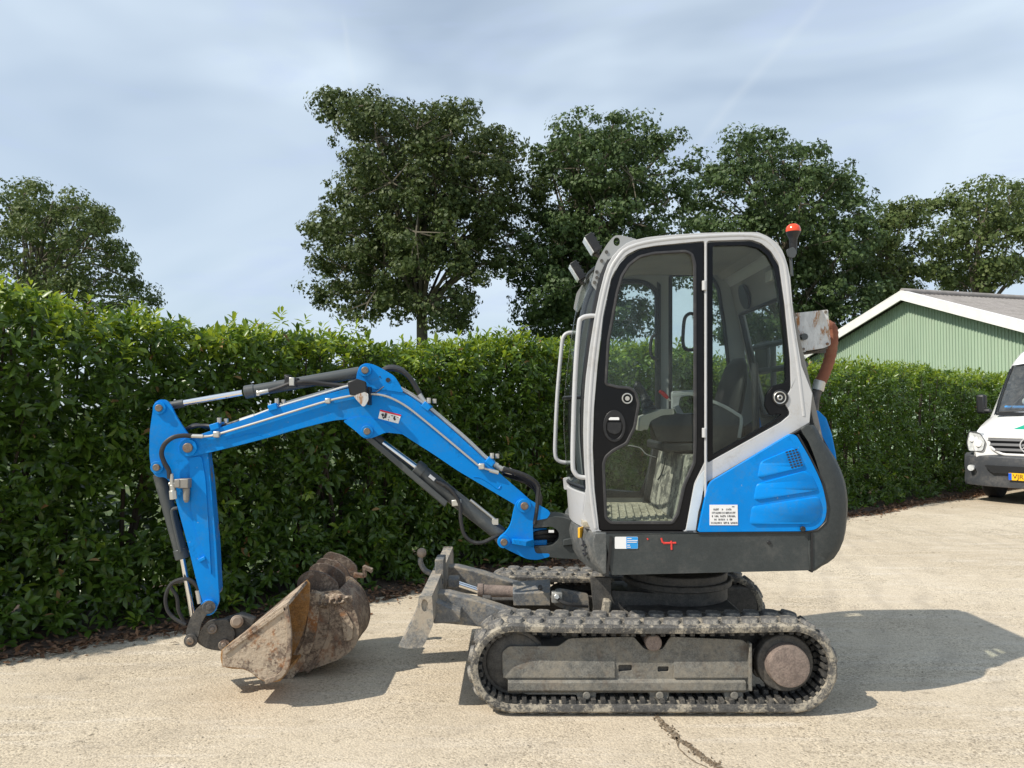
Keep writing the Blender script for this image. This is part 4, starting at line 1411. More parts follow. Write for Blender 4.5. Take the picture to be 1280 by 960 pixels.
    # inboard cover
    mb = MB(); mb.box((C1.x - .12, Yi - s * .03, .27), (.62, .05, .26)); mb.build('motor_cover', mDarkIron, EX, bevel=.06, seg=4)


track(3.90, 4.18, True)
track(5.30, 5.02, False)

# ---- undercarriage centre
mb = MB()
mb.box((0.95, 4.6, 0.33), (0.62, 0.78, 0.22))
mb.box((0.95, 4.6, 0.25), (0.30, 1.0, 0.16))
mb.box((0.62, 4.6, 0.36), (0.16, 0.44, 0.20))
carb = mb.build('car_body', mDarkIron, EX, bevel=0.02)
mb = MB(); mb.cyl((0.98, 4.6, 0.44), (0.98, 4.6, 0.60), 0.29, n=48); mb.cyl((0.98, 4.6, 0.52), (0.98, 4.6, 0.555), 0.315, n=48)
mb.build('slew_ring', mDarkIron, EX, bevel=0.006)
mb = MB()
mb.plate([P(x, y, 4.34) for x, y in rc([(738, 722), (764, 722), (764, 745), (775, 770), (790, 782), (738, 782), (742, 760)], 3)], (0, .03, 0))
mb.plate([P(x, y, 4.36) for x, y in rc([(764, 738), (825, 742), (828, 768), (770, 768)], 3)], (0, .03, 0))
mb.build('centre_bracket', mDarkIron, carb, bevel=.005)
mb = MB(); mb.box((0.52, 4.34, 0.40), (.045, .09, .17), Matrix.Rotation(.15, 3, 'Y')); mb.box((0.66, 4.33, 0.36), (.03, .08, .13), Matrix.Rotation(-.3, 3, 'Y'))
mb.build('mud_caked_lug', mTrack, carb, bevel=.01)
mb = MB(); mb.tube(sm([P(697, 747, 4.38), P(702, 752, 4.36), P(715, 756, 4.34), P(735, 758, 4.36)], 4), .009, n=7); mb.build('travel_hose', mHose, carb)
mb = MB(); mb.box(P(696, 746, 4.42), (.06, .05, .06)); mb.cyl(P(696, 746, 4.40), P(696, 746, 4.36), .018, n=6); mb.build('pivot_nut', mSteel, carb, bevel=.004)
mb = MB(); mb.plate([P(x, y, 4.45) for x, y in rc([(692, 738, 6), (700, 736), (735, 742), (737, 766), (712, 764), (692, 756)], 3)], (0, .02, 0)); mb.build('blade_pivot_plate', mBladeArm, carb, bevel=.004)

# ---- dozer blade
YB0, YB1 = 3.915, 5.285
bl = rc([(523.5, 745, 2), (540, 745, 2), (541, 762, 4), (542, 779, 4), (532, 803, 4), (527, 810, 2), (509, 811, 2), (498, 808, 2), (508, 792, 8), (517, 776, 8), (522, 759, 6)], 3, 4)
slot = circ(531, 757, 1, 14)
slot = [(531 + 4.4 * math.cos(2 * PI * i / 14) + 0.5 * math.sin(2 * PI * i / 14), 757 + 8 * math.sin(2 * PI * i / 14)) for i in range(14)]
mb = MB()
mb.plate([P(x, y, YB0) for x, y in bl], (0, .012, 0), [[P(x, y, YB0) for x, y in slot]])
mb.plate([P(x, y, YB0) + YV * (YB1 - YB0) for x, y in bl], (0, .012, 0))
mbx = [P(x, y, YB0) for x, y in [(524, 747), (539, 747), (540.5, 762), (541, 779), (531, 802), (526, 808), (510, 809), (500, 807), (509.5, 793), (518.5, 777), (523, 760)]]
mb.plate([q + YV * .012 for q in mbx], (0, YB1 - YB0 - .012, 0))
blade = mb.build('dozer_blade', mBlade, EX, bevel=0.004)
mb = MB()
e0 = [P(x, y, YB0) for x, y in [(497.5, 808.5), (503, 799), (506, 800), (501, 811)]]
mb.plate([q + YV * .004 for q in e0], (0, YB1 - YB0, 0)); mb.build('cutting_edge', mBlade, blade, bevel=.002)
mb = MB()
c = P(527, 691, 4.62)
mb.sphere(c, 0.029); mb.build('tow_ball', mBallRust, blade)
mb = MB()
mb.tube(sm([c - Vector((0, 0, .02)), c + Vector((-.006, 0, -.055)), c + Vector((0.022, 0, -.105)), c + Vector((.09, 0, -.135))], 5), [0.013] * 4 + [.016] * 12, n=10)
mb.build('ball_stem', mBladeArm, blade)
mb = MB(); q = P(541, 707, 4.55); mb.box(q + Vector((.045, 0, -.02)), (.05, .16, .14)); mb.build('ball_bracket', mBladeArm, blade, bevel=.004)
# push arms
for yy in (4.20, 4.90):
    k = 4.2
    prof = [P(x, y, 4.2) for x, y in [(541, 742), (560, 742), (600, 752), (640, 765), (690, 778), (690, 800), (640, 792), (602, 784), (560, 780), (541, 779)]]
    mb = MB(); mb.plate([Vector((q.x, yy, q.z)) for q in prof], (0, .11, 0)); mb.build('push_arm', mBladeArm, EX, bevel=.008)
mb = MB(); mb.plate([P(x, y, 4.10) for x, y in [(542, 751), (562, 760), (576, 765), (575, 778), (542, 780)]], (0, .10, 0)); mb.build('arm_gusset', mBladeArm, blade, bevel=.006)
# blade cylinder
a, b = P(598, 738, 4.6), P(660, 741, 4.6)
mb = MB(); mb.cyl(a, b, .036, n=22); mb.cyl(a - Vector((.004, 0, 0)), a + Vector((.03, 0, 0)), .040, n=22)
bc = mb.build('blade_cylinder', mHub, EX, bevel=.003)
mb = MB(); mb.cyl(P(565, 727, 4.6), a, .017, n=14); mb.build('rod', mChrome, bc)
mb = MB(); mb.box(P(567, 727, 4.6), (.07, .10, .06)); mb.build('rod_eye', mBladeArm, bc, bevel=.012)
mb = MB(); mb.tube([P(605, 747, 4.52), P(617, 749, 4.52), P(650, 749, 4.52)], .011, n=8); mb.cyl(P(603, 747, 4.52), P(613, 748, 4.52), .017, n=10); mb.build('cylinder_port', mDarkIron, bc)
mb = MB()
gd = [P(641, 727, 4.50), P(688, 724, 4.50), P(688, 741, 4.44), P(641, 742, 4.44), P(641, 757, 4.44), P(688, 757, 4.44)]
mb.loft([[P(641, 727, 4.60), P(641, 742, 4.46), P(642, 757, 4.46), P(642, 757, 4.70), P(641, 727, 4.74)], [P(688, 724, 4.60), P(688, 741, 4.46), P(688, 757, 4.46), P(688, 757, 4.70), P(688, 724, 4.74)]])
gu = mb.build('cylinder_guard', mBladeArm, EX, bevel=.003)
mb = MB(); q = P(675, 735, 4.50); mb.cyl(q, q - Vector((0, .02, -.012)), .013, n=8); mb.build('bolt', mDarkIron, gu)

# ---- house: lower skirts
YN = 3.955
skirt = [(757, 668, 2), (1011, 664, 2), (1014, 700, 3), (1013, 713, 3), (764, 719, 3)]
sk = plateY(rc(skirt), YN, 0.05, 'side_skirt', mGrey, bevel=.01)
# nose piece wrapping round the front
def nose_ring(f):                # f 0 near side .. 1 far
    Y = YN + f * 1.25
    bulge = 0.105 * math.sin(PI * min(1, f * 1.0)) ** 0.8
    xs = P(741, 690, YN).x - bulge
    return Y, xs
rings = []
for f in np.linspace(0, 1, 15):
    Y, xs = nose_ring(f)
    z0, z1 = P(745, 719, YN).z, P(741, 668, YN).z
    sl = P(760, 719, YN).x - P(741, 668, YN).x
    rings.append([Vector((xs + .075, Y, z0)), Vector((xs + .055, Y, z0)), Vector((xs + .02, Y, z0 + .06)), Vector((xs, Y, z1 - .04)), Vector((xs + .012, Y, z1 + .01)), Vector((xs + .075, Y, z1 + .01))])
mb = MB(); mb.loft(rings)
mb.build('front_skirt', mGreyNose, EX, bevel=.008)
# bottom deck closes the house
mb = MB(); mb.box((0.98, 4.6, P(800, 716, YN).z + .03), (0.95, 1.10, .05)); mb.build('deck', mDarkIron, EX, bevel=.01)
mb = MB(); mb.plate([P(x, y, YN + .05) for x, y in [(757, 668), (873, 666), (888, 610), (985, 550), (1004, 578), (1022, 612), (1024, 655), (1006, 700), (760, 714)]], (0, 1.20, 0)); mb.build('engine_bay', mDarkIron, EX)
# counterweight
cw = [(1014, 713), (1026, 709), (1040, 699), (1050, 680), (1054, 655), (1055, 630), (1052, 608), (1046, 589), (1035, 566), (1025, 547), (1017, 531), (1001, 536), (1012, 552), (1024, 577), (1033, 605), (1036, 632), (1033, 650), (1026, 659), (1013, 665)]
outer_n = 10
rings = []
zlim = P(1050, 604, YN).z
for f in (0, .02, .05, .09, .105, .112, .2, .3, .4, .5, .6, .7, .8, .888, .895, .95, .98, 1):
    Y = YN - 0.004 + 1.30 * f
    e = min(f, 1 - f)
    b = 0.20 * math.sin(PI * f) ** 0.85 - (0.030 if f in (0, 1) else 0)
    ring = []
    for i, (x, y) in enumerate(sm(cw, 2, True)):
        q = P(x, y, YN)
        wgt = min(1, max(0, (q.x - P(1000, 600, YN).x) / .16))
        ring.append(Vector((q.x + b * wgt, Y, q.z if f < .11 or f > .89 else min(q.z, zlim + .02 * wgt))))
    rings.append(ring)
mb = MB(); mb.loft(rings)
cwo = mb.build('counterweight', mGrey, EX, bevel=.006, angle=50)
# rear hood between
hd = [(1011, 512), (1016, 511), (1024, 514), (1033, 523), (1040, 543), (1045, 568), (1048, 596), (1048, 612), (1030, 612), (1014, 545)]
rings = []
for f in np.linspace(0, 1, 9):
    Y = 4.115 + .97 * f
    rings.append([Vector((P(x, y, 4.115).x + .10 * math.sin(PI * f), Y, P(x, y, 4.115).z)) for x, y in hd])
mb = MB(); mb.loft(rings); mb.build('rear_hood', mBlue, EX, bevel=.01)
mb = MB(); mb.tube([P(x, y, 4.108) for x, y in [(1006, 516), (1016, 528), (1026, 547), (1036, 566), (1045, 588)]], .010, n=6); mb.build('hood_seal', mBlack, EX)
# blue side cover
cov = rc([(873, 665, 2), (886, 604, 9), (990, 542, 4), (996, 545, 3), (1012, 572, 14), (1028, 605, 14), (1034, 635, 10), (1031, 652, 8), (1020, 662, 6), (1005, 664, 3)], 4, 5)
co = plateY(cov, YN - .006, .04, 'engine_cover', mBlue, bevel=.008)
# pressed ledges
for pts in ([(946, 598), (950, 577), (993, 559), (1008, 583)], [(941, 626), (945, 605), (1007, 588), (1016, 595), (1024, 613)], [(936, 656), (939, 633), (1024, 620), (1027, 632), (1024, 648), (1014, 655)]):
    mb = MB()
    b0 = [P(x, y, YN - .005) for x, y in rc(pts, 5)]
    c = sum(b0, Vector()) / len(b0)
    b1 = [c + (q - c) * .94 - YV * .009 for q in b0]
    mb.loft([b0, b1]); mb.build('pressed_panel', mBlue, co, angle=60)
# vent grid, dark slots
mb = MB()
for r in range(7):
    for k in range(4):
        x = 982 + k * 4.0 + r * 1.15; y = 564 + r * 3.2 - k * 1.0
        mb.plate([P(px, py, YN - .0155) for px, py in [(x, y + .5), (x + 2.6, y), (x + 3.0, y + 1.7), (x + .4, y + 2.2)]], (0, .004, 0))
mb.build('vent_grid', mDecalBlack, co, smooth=False)
mb = MB(); q = P(1003, 661, YN - .012); mb.cyl(q, q - YV * .012, .014, n=14); q = P(961, 678, YN - .002); mb.cyl(q, q - YV * .006, .010, n=12); mb.build('cover_latch', mBlack, co, bevel=.002)
# seams
mb = MB(); mb.tube([P(x, y, YN - .001) for x, y in [(873, 666.5), (1005, 665.5), (1022, 663), (1033, 652), (1036, 634), (1029, 604), (1012, 570), (997, 543)]], .007, n=6); mb.build('cover_gap', mBlack, co)
mb = MB(); mb.box(P(1013, 690, YN + .01), (.010, .04, .20)); mb.box(P(761, 694, YN + .012), (.012, .04, .20), Matrix.Rotation(.10, 3, 'Y')); mb.build('skirt_gap', mBlack, sk)
# stickers and marks on the skirt
def flat(name, pts, Y, mat, parent, th=.0015):
    mb = MB(); mb.plate([P(x, y, Y) for x, y in pts], (0, th, 0)); return mb.build(name, mat, parent, smooth=False)
dst = flat('sticker', rc([(768.5, 671, 1.5), (797.5, 671, 1.5), (797.5, 686, 1.5), (768.5, 686, 1.5)], 1.5), YN - .0022, mDecalWhite, sk)
flat('sticker_panel', rc([(783, 671.3, 0), (797.3, 671.3, 1.5), (797.3, 685.8, 1.5), (783, 685.8, 0)], 1.5), YN - .0040, mDecalBlue, dst)
mb = MB()
for (x0, x1, y) in ((784, 789.5, 673.2), (784, 797, 675.7), (784, 796, 677.8), (784, 787.5, 681.5), (784, 788.5, 684)):
    mb.plate([P(px, py, YN - .0056) for px, py in [(x0, y - .45), (x1, y - .45), (x1, y + .45), (x0, y + .45)]], (0, .001, 0))
mb.build('sticker_print', mDecalWhite, dst, smooth=False)
mb = MB()
for path in ([(826.5, 672.5), (828, 677.5), (831, 679)], [(829, 679), (845, 678.6)], [(839, 676), (839.5, 687)]):
    mb.tube([P(x, y, YN + .001) for x, y in path], .0055, n=6)
mb.tube([P(809, 673, YN - .001), P(810, 674.5, YN - .001)], .004, n=6)
mb.build('painted_four', mRedPaint, sk)
mb = MB(); q = P(764.5, 678.5, YN); mb.box(q, (.016, .008, .016)); mb.build('skirt_plug', mBlack, sk)
# warning plate on the cover, tiny print
wp = flat('warning_plate', [(887, 631), (922, 631), (922.5, 656.5), (887, 656.5)], YN - .0085, mDecalWhite, co, .002)
mb = MB()
rs = random.Random(5)
for row, (x0, x1) in enumerate(((892, 916), (890, 919), (890, 919), (893, 915), (889, 921))):
    y = 636.8 + row * 4.2
    x = x0
    while x < x1:
        wl = rs.choice((.5, .6, .9)); k = rs.random()
        if k > .14:
            mb.plate([P(px, py, YN - .0098) for px, py in [(x, y - 1.1), (x + wl, y - 1.1), (x + wl, y + 1.1), (x, y + 1.1)]], (0, .001, 0))
            if k > .5:
                yy = y + rs.choice((-.95, 0, .75))
                mb.plate([P(px, py, YN - .0099) for px, py in [(x, yy - .25), (x + 1.3, yy - .25), (x + 1.3, yy + .25), (x, yy + .25)]], (0, .001, 0))
        x += 1.75
mb.plate([P(px, py, YN - .0098) for px, py in [(915, 633), (918, 633), (918, 633.8), (915, 633.8)]], (0, .001, 0))
mb.build('plate_print', mDecalBlack, wp, smooth=False)
# nose reflector and mark
def on_nose(f, py, d=.004):
    Y, xs = nose_ring(f)
    return Vector((xs - d, Y, P(741, py, YN).z))
mb = MB(); q = on_nose(.115, 671, .002); mb.box(q, (.014, .05, .055), Matrix.Rotation(-.55, 3, 'Z')); mb.build('amber_reflector', mYellow, EX, bevel=.003)
mb = MB()
for path in ([(.085, 680), (.08, 688)], [(.10, 687), (.06, 684)], [(.09, 693), (.065, 691), (.06, 696), (.085, 697)], [(.07, 699), (.05, 696)]):
    mb.tube([on_nose(f, y) for f, y in path], .004, n=5)
mb.build('model_mark', mDecalBlack, EX)

# ---- cab
YC = 3.985                       # near side of the cab frame
YF = 4.885                       # far side
outer = [(741, 667), (733, 610), (730, 560), (730, 520), (733, 470), (744, 395), (756, 342), (766, 320), (783, 304), (800, 298.5), (821, 295), (880, 291), (939, 290), (952, 292), (964, 298), (974, 307), (981, 320), (988, 348), (992, 395), (1002, 457), (1012, 528), (886, 603), (876, 640), (870, 666)]
door_open = [(749, 664), (743, 610), (741, 560), (742.5, 510), (747, 457), (754, 395), (764, 348), (774, 328), (784, 318), (798, 311), (820, 307), (881, 301), (881, 578), (868, 604), (857, 664)]
win_open = [(884, 301), (939, 299.5), (952, 304), (964, 314), (974, 330), (981, 379), (988, 450), (989, 486), (984, 494), (981, 505), (986, 512), (988, 518), (976, 528), (884, 579)]
mb = MB()
mb.plate([P(x, y, YC) for x, y in sm(outer, 2, True) if True], (0, .045, 0), [[P(x, y, YC) for x, y in rc(door_open, 3, 2)], [P(x, y, YC) for x, y in rc(win_open, 3, 2)]])
cabf = mb.build('cab_frame', mWhite, EX, bevel=.010, seg=3, angle=45)
# round bead along the front and roof edge: the pressed post
mb = MB()
mid = [((a[0] + b[0]) / 2, (a[1] + b[1]) / 2) for a, b in (((741, 660), (748, 660)), ((733, 610), (743, 610)), ((730, 550), (741, 550)), ((733, 470), (746, 470)), ((744, 395), (754, 395)), ((756, 342), (765, 347)), ((767, 320), (775, 328)), ((783, 305), (788, 315)), ((821, 295), (822, 307)), ((880, 291), (881, 301)), ((939, 290), (939, 299)), ((964, 299), (960, 309)), ((981, 320), (974, 330)), ((988, 348), (977, 350)), ((992, 395), (983, 396)), ((1002, 457), (991, 458)), ((1010, 520), (998, 520)))]
mb.tube([P(x, y, YC + .012) for x, y in sm(mid, 3)], .0155, n=10)
mb.build('post_bead', mWhite, cabf)
# roof
roofp = [(783, 304), (800, 298.5), (821, 295), (880, 291), (939, 290), (964, 298), (981, 320)]
up = [P(x, y, YC) for x, y in sm(roofp, 3)]
rings = []
for f in np.linspace(0, 1, 9):
    Y = YC + .02 + f * (YF - YC - .02)
    crown = .028 * math.sin(PI * f)
    rings.append([Vector((q.x, Y, q.z + crown)) for q in up] + [Vector((q.x * .97 + .03, Y, q.z - .05)) for q in reversed(up)])
mb = MB(); mb.loft(rings); roof = mb.build('roof', mWhite, EX, angle=50)
mb = MB()
zc = P(880, 303, YC).z
mb.loft([[Vector((.62, Y, zc - .035)), Vector((.80, Y, zc - .01)), Vector((1.30, Y, zc - .01)), Vector((1.335, Y, zc - .05)), Vector((1.335, Y, zc - .055)), Vector((1.30, Y, zc - .018)), Vector((.80, Y, zc - .018)), Vector((.62, Y, zc - .043))] for Y in (YC + .05, YF - .02)])
mb.build('headliner', mLiner, roof)
# far side frame with two openings
far_out = [Vector((P(x, y, YC).x, YF, P(x, y, YC).z)) for x, y in sm(outer, 2, True)]
f1 = [P(x, y, YF) for x, y in rc([(733, 612, 6), (730, 540, 0), (738, 430, 0), (750, 352, 8), (806, 352, 14), (821, 364, 8), (822, 560, 8), (812, 590, 4), (803, 618, 6)], 6, 4)]
f2 = [P(x, y, YF) for x, y in rc([(838, 344, 4), (884, 342, 8), (897, 356, 10), (904, 400, 4), (912, 470, 4), (914, 516, 6), (838, 520, 4)], 6, 4)]
mb = MB(); mb.plate(far_out, (0, .04, 0), [f1, f2]); farf = mb.build('far_cab_frame', mIntGrey, EX, bevel=.006)
for hole, nm in ((f1, 'far_front_window'), (f2, 'far_rear_window')):
    c = sum(hole, Vector()) / len(hole)
    mb = MB(); mb.plate([q + Vector((0, .012, 0)) for q in hole], (0, .005, 0)); w = mb.build(nm, mGlassFar, EX, smooth=False)
    mb = MB(); mb.tube([q + Vector((0, -.004, 0)) for q in hole + hole[:1]], .017 if hole is f1 else .013, n=6); mb.build('window_seal', mBlack, w)
mb = MB(); mb.plate([P(x, y, YF - .02) for x, y in [(822, 352), (826, 356), (826, 560), (806, 622), (735, 622), (735, 618), (800, 614), (817, 580), (820, 552)]], (0, .02, 0)); mb.build('window_trim', mBlack, farf)
mb = MB(); mb.tube(sm([P(868, 393, YF - .06), P(862, 392, YF - .06), P(856, 398, YF - .06), P(854, 415, YF - .06), P(854, 430, YF - .06), P(858, 437, YF - .06), P(868, 437, YF - .06)], 4), .011, n=8); mb.build('grab_handle', mBlack, farf)
mb = MB(); mb.tube(sm([P(820, 418, YF - .05), P(815, 422, YF - .05), P(813, 435, YF - .05), P(815, 446, YF - .05), P(822, 450, YF - .05)], 4), .010, n=8); mb.build('window_grip', mBlack, farf)
# rear wall with window
def RW(Y, z):
    zz = P(964, 298, YC).z
    return Vector((P(970, 300, YC).x - .01 + (zz - z) * .215, Y, z))
zt, zb = zc + .01, 1.24
o = [RW(YC + .03, zb), RW(YF, zb), RW(YF, zt), RW(YC + .03, zt)]
wz0, wz1 = 1.50, 2.135
h = [RW(YC + .10, wz0), RW(YF - .09, wz0), RW(YF - .09, wz1), RW(YC + .10, wz1)]
mb = MB(); mb.plate(o, (.03, 0, 0), [h]); rw = mb.build('rear_wall', mLiner, EX, bevel=.006)
mb = MB(); mb.tube(h + h[:1], .016, n=6); mb.build('rear_window_seal', mBlack, rw)
mb = MB(); mb.plate([q + Vector((.012, 0, 0)) for q in h], (.005, 0, 0)); mb.build('rear_window', mGlassFar, EX, smooth=False)
mb = MB(); q = RW(4.60, 2.22) - Vector((.01, 0, 0)); mb.cyl(q, q - Vector((.016, 0, .004)), .075, n=24); mb.build('loudspeaker', mBlack, rw)
mb = MB(); q = RW(4.12, 2.26) - Vector((.012, 0, 0)); mb.box(q, (.03, .10, .06)); mb.build('cab_lamp', mConsole, rw, bevel=.006)
# bars and a grey panel seen through the rear window
mb = MB()
for z in (1.93, 1.78):
    mb.tube([Vector((1.56, 4.08, z)), Vector((1.54, 4.95, z - .0))], .018, n=8)
mb.tube([Vector((1.55, 4.55, 1.93)), Vector((1.55, 4.55, 1.50))], .018, n=8)
mb.build('rear_bar', mGreyCyl, EX)
mb = MB(); mb.box((1.56, 4.78, 1.86), (.02, .24, .20)); mb.build('rear_panel', mGreyCyl, EX, bevel=.004)
# windscreen: curved sheet with dark edge
def WS(f, g_):                   # f across (0 near), g up (0 bottom)
    prof = sm([(740, 612), (735, 560), (734, 520), (737, 470), (747, 395), (758, 345), (768, 324)], 4)
    u = g_ * (len(prof) - 1); i = min(int(u), len(prof) - 2)
    q = prof[i].lerp(prof[i + 1], u - i)
    w = P(q.x, q.y, YC)
    return Vector((w.x - .085 * math.sin(PI * f) ** .8 - .005, YC + .02 + f * (YF - YC - .0), w.z))
mb = MB()
nu, nv_ = 14, 20
mb.add([WS(i / nu, j / nv_) for j in range(nv_ + 1) for i in range(nu + 1)], [(j * (nu + 1) + i, j * (nu + 1) + i + 1, (j + 1) * (nu + 1) + i + 1, (j + 1) * (nu + 1) + i) for j in range(nv_) for i in range(nu)])
wsn = mb.build('windscreen', mGlass, EX, recalc=False)
mb = MB()
for f in (0.03, 0.97):
    mb.tube([WS(f, j / 20) for j in range(21)], .017, n=6)
for g_ in (0.0, 0.42, 1.0):
    mb.tube([WS(i / 14, g_) for i in range(15)], .012, n=6)
mb.build('windscreen_seal', mBlack, wsn)
# white panel under the windscreen
rings = []
for f in np.linspace(0, 1, 13):
    b = .085 * math.sin(PI * f) ** .8
    Y = YC + .01 + f * (YF - YC)
    xa, za = P(737, 618, YC).x, P(737, 618, YC).z
    xb, zb_ = P(741, 664, YC).x, P(741, 664, YC).z
    rings.append([Vector((xa - b, Y, za)), Vector((xb - b, Y, zb_)), Vector((xb - b + .03, Y, zb_)), Vector((xa - b + .03, Y, za))])
mb = MB(); mb.loft(rings); fpn = mb.build('front_panel', mWhite, EX, bevel=.004)
mb = MB(); mb.plate([P(x, y, 4.45) for x, y in rc([(704, 598, 2), (713, 596, 2), (716, 614, 2), (705, 612, 2)], 2)], (0, .02, 0)); q = P(707, 607, 4.445); mb.build('wiper_bracket', mWhite, fpn, bevel=.002)
mb = MB(); mb.tube([P(733, 640, 4.04), P(733, 646, 4.04)], .008, n=6); mb.tube([P(731, 643, 4.06), P(735, 644, 4.06)], .006, n=5); mb.build('panel_mark', mDecalWhite, fpn)
# lower far front post
# door: black frame, glass, handle pod
door_out = [(750, 662.5), (744, 610), (742, 560), (743.5, 510), (748, 457), (755, 395), (765, 349), (775, 329), (785, 319.5), (799, 312.5), (820, 308.5), (879.5, 302.5), (879.5, 577), (866.5, 604), (856, 662.5)]
gh = [(757, 480), (760, 426), (771, 366), (777, 345), (786, 331), (799, 321), (817, 316.5), (857, 314), (865, 318), (868.5, 330), (869, 551), (868, 578), (855, 607), (847, 643), (840, 653.5), (763, 653.5), (757, 647), (754, 580), (757, 571), (766, 563), (783, 554), (793, 534), (798, 505), (794, 490), (786, 485), (771, 484)]
YD = YC + .004
mb = MB(); mb.plate([P(x, y, YD) for x, y in rc(door_out, 3, 3)], (0, .035, 0), [[P(x, y, YD) for x, y in rc(gh, 3, 3)]])
door = mb.build('door', mBlackGloss, EX, bevel=.005)
ghs = rc(gh, 3, 3)
mb = MB(); mb.plate([P(x, y, YD + .016) for x, y in ghs], (0, .005, 0)); mb.build('pane', mGlass, door, smooth=False)
mb = MB(); mb.tube([P(x, y, YD + .004) for x, y in ghs + ghs[:1]], .0095, n=6); mb.build('pane_seal', mRubberSeal, door)
# handle: oval recess with flap, lock above
mb = MB()
ov = lambda cx, cy, rx, ry, n=28: [(cx + rx * math.cos(2 * PI * i / n), cy + ry * math.sin(2 * PI * i / n)) for i in range(n)]
mb.plate([P(x, y, YD - .008) for x, y in ov(768, 532.5, 14, 20)], (0, .012, 0), [[P(x, y, YD - .008) for x, y in ov(768, 534.5, 10.5, 14.5)]])
mb.plate([P(x, y, YD - .004) for x, y in [(758.5, 528), (777.5, 528), (777, 537), (774, 541), (768, 543), (762, 541), (759, 537)]], (0, .008, 0))
dh = mb.build('door_handle', mBlack, door, bevel=.0025)
flat('handle_label', [(761, 521.5), (774, 521.5), (774, 525), (761, 525)], YD - .0075, mDecalWhite, dh)
mb = MB(); q = P(784, 498, YD); mb.tube([P(784 + 6 * math.cos(a), 498 + 6 * math.sin(a), YD - .004) for a in np.linspace(0, 2 * PI, 21)], .004, n=5); mb.cyl(q, q - YV * .006, .012, n=12); mb.build('door_lock', mSteel, door)
# hinge rod and white hinge blocks on the B post
mb = MB(); mb.tube([P(882, 303, YC - .012), P(882, 655, YC - .012)], .0065, n=6); mb.build('hinge_rod', mWhite, EX)
for y in (357, 541):
    mb = MB(); mb.cyl(P(880.5, y - 6, YC - .016), P(880.5, y + 6, YC - .016), .013, n=10); mb.build('hinge', mWhite, door, bevel=.002)
# rear side window
wo = [(885, 303), (939, 301.5), (951, 306), (962.5, 315.5), (972.5, 331), (979, 379), (986, 450), (987, 486), (982.5, 494), (979.5, 505), (984, 512), (986, 517), (975, 526.5), (885, 577)]
wg = [(891, 307), (932, 306.5), (948, 310), (959, 319), (967, 334), (973, 366), (982, 436), (983, 478), (967, 482), (958, 494), (957, 508), (963, 519), (974, 518), (978, 517), (966, 527), (891, 569)]
mb = MB(); mb.plate([P(x, y, YD) for x, y in rc(wo, 3, 3)], (0, .03, 0), [[P(x, y, YD) for x, y in rc(wg, 3, 3)]])
rsw = mb.build('side_window', mBlackGloss, EX, bevel=.004)
mb = MB(); mb.plate([P(x, y, YD + .014) for x, y in rc(wg, 3, 3)], (0, .005, 0)); mb.build('pane', mGlass, rsw, smooth=False)
mb = MB(); q = P(975, 497, YD); mb.cyl(q + YV * .02, q - YV * .012, .042, n=24); mb.build('window_latch', mBlack, rsw, bevel=.004)
mb = MB(); q = P(975, 497, YD - .013); mb.tube([q + Vector((.030 * math.cos(a), 0, .030 * math.sin(a))) for a in np.linspace(0, 2 * PI, 21)], .003, n=5)
mb.tube([q + Vector((.011 * math.cos(a), 0, .011 * math.sin(a))) for a in np.linspace(0, 2 * PI, 15)], .004, n=5); mb.build('latch_ring', mSteel, rsw)
# pale step panel below the B post
mb = MB(); mb.plate([P(x, y, YC - .003) for x, y in rc([(858, 663, 1), (867, 612, 8), (873, 597, 5), (881, 587, 2), (882.5, 592, 2), (876, 630, 4), (870, 663, 1)], 3)], (0, .01, 0))
mb.build('sill_plate', M('pale_sill_paint', (0.55, 0.62, 0.68), .4, dirt=(.4, .38, .33), dlo=.5, dhi=.8, damt=.4), EX, bevel=.002)
mb = MB(); mb.tube([P(x, y, YC - .004) for x, y in [(884, 604), (874, 640), (870.5, 664)]], .005, n=5); mb.tube([P(x, y, YC - .002) for x, y in [(885, 604), (1012, 530)]], .009, n=6); mb.build('cab_gap', mBlack, EX)
mb = MB(); mb.box(P(805, 665, YC + .01), (.50, .05, .012)); mb.build('door_sill', mBlack, EX)
# interior
zf = 0.955
mb = MB(); mb.box((0.80, 4.45, zf - .012), (0.86, 0.86, .024)); flo = mb.build('cab_floor', mFloor, EX)
mb = MB()
for k in range(9):
    mb.box((0.52 + k * .042, 4.42, zf + .004), (.012, .68, .008), Matrix.Rotation(-.12, 3, 'Z'))
mb.build('floor_rib', mFloor, flo, bevel=.002)
mb = MB()
mb.loft([[Vector((.86, Y, zf)), Vector((.925, Y, 1.30)), Vector((1.40, Y, 1.30)), Vector((1.40, Y, zf))] for Y in (4.03, 4.84)])
sb = mb.build('seat_base', mPanelDirty, EX, bevel=.006)
mb = MB(); mb.box((.905, 4.86, 1.14), (.10, .05, .40), Matrix.Rotation(.18, 3, 'Y')); mb.build('far_kick_panel', mConsoleDark, EX, bevel=.006)
mb = MB(); mb.box((.46, 4.35, zf + .035), (.10, .20, .05), Matrix.Rotation(-.3, 3, 'Y')); mb.box((.50, 4.62, zf + .035), (.10, .12, .05), Matrix.Rotation(-.3, 3, 'Y')); mb.build('pedal', mConsoleDark, EX, bevel=.008)
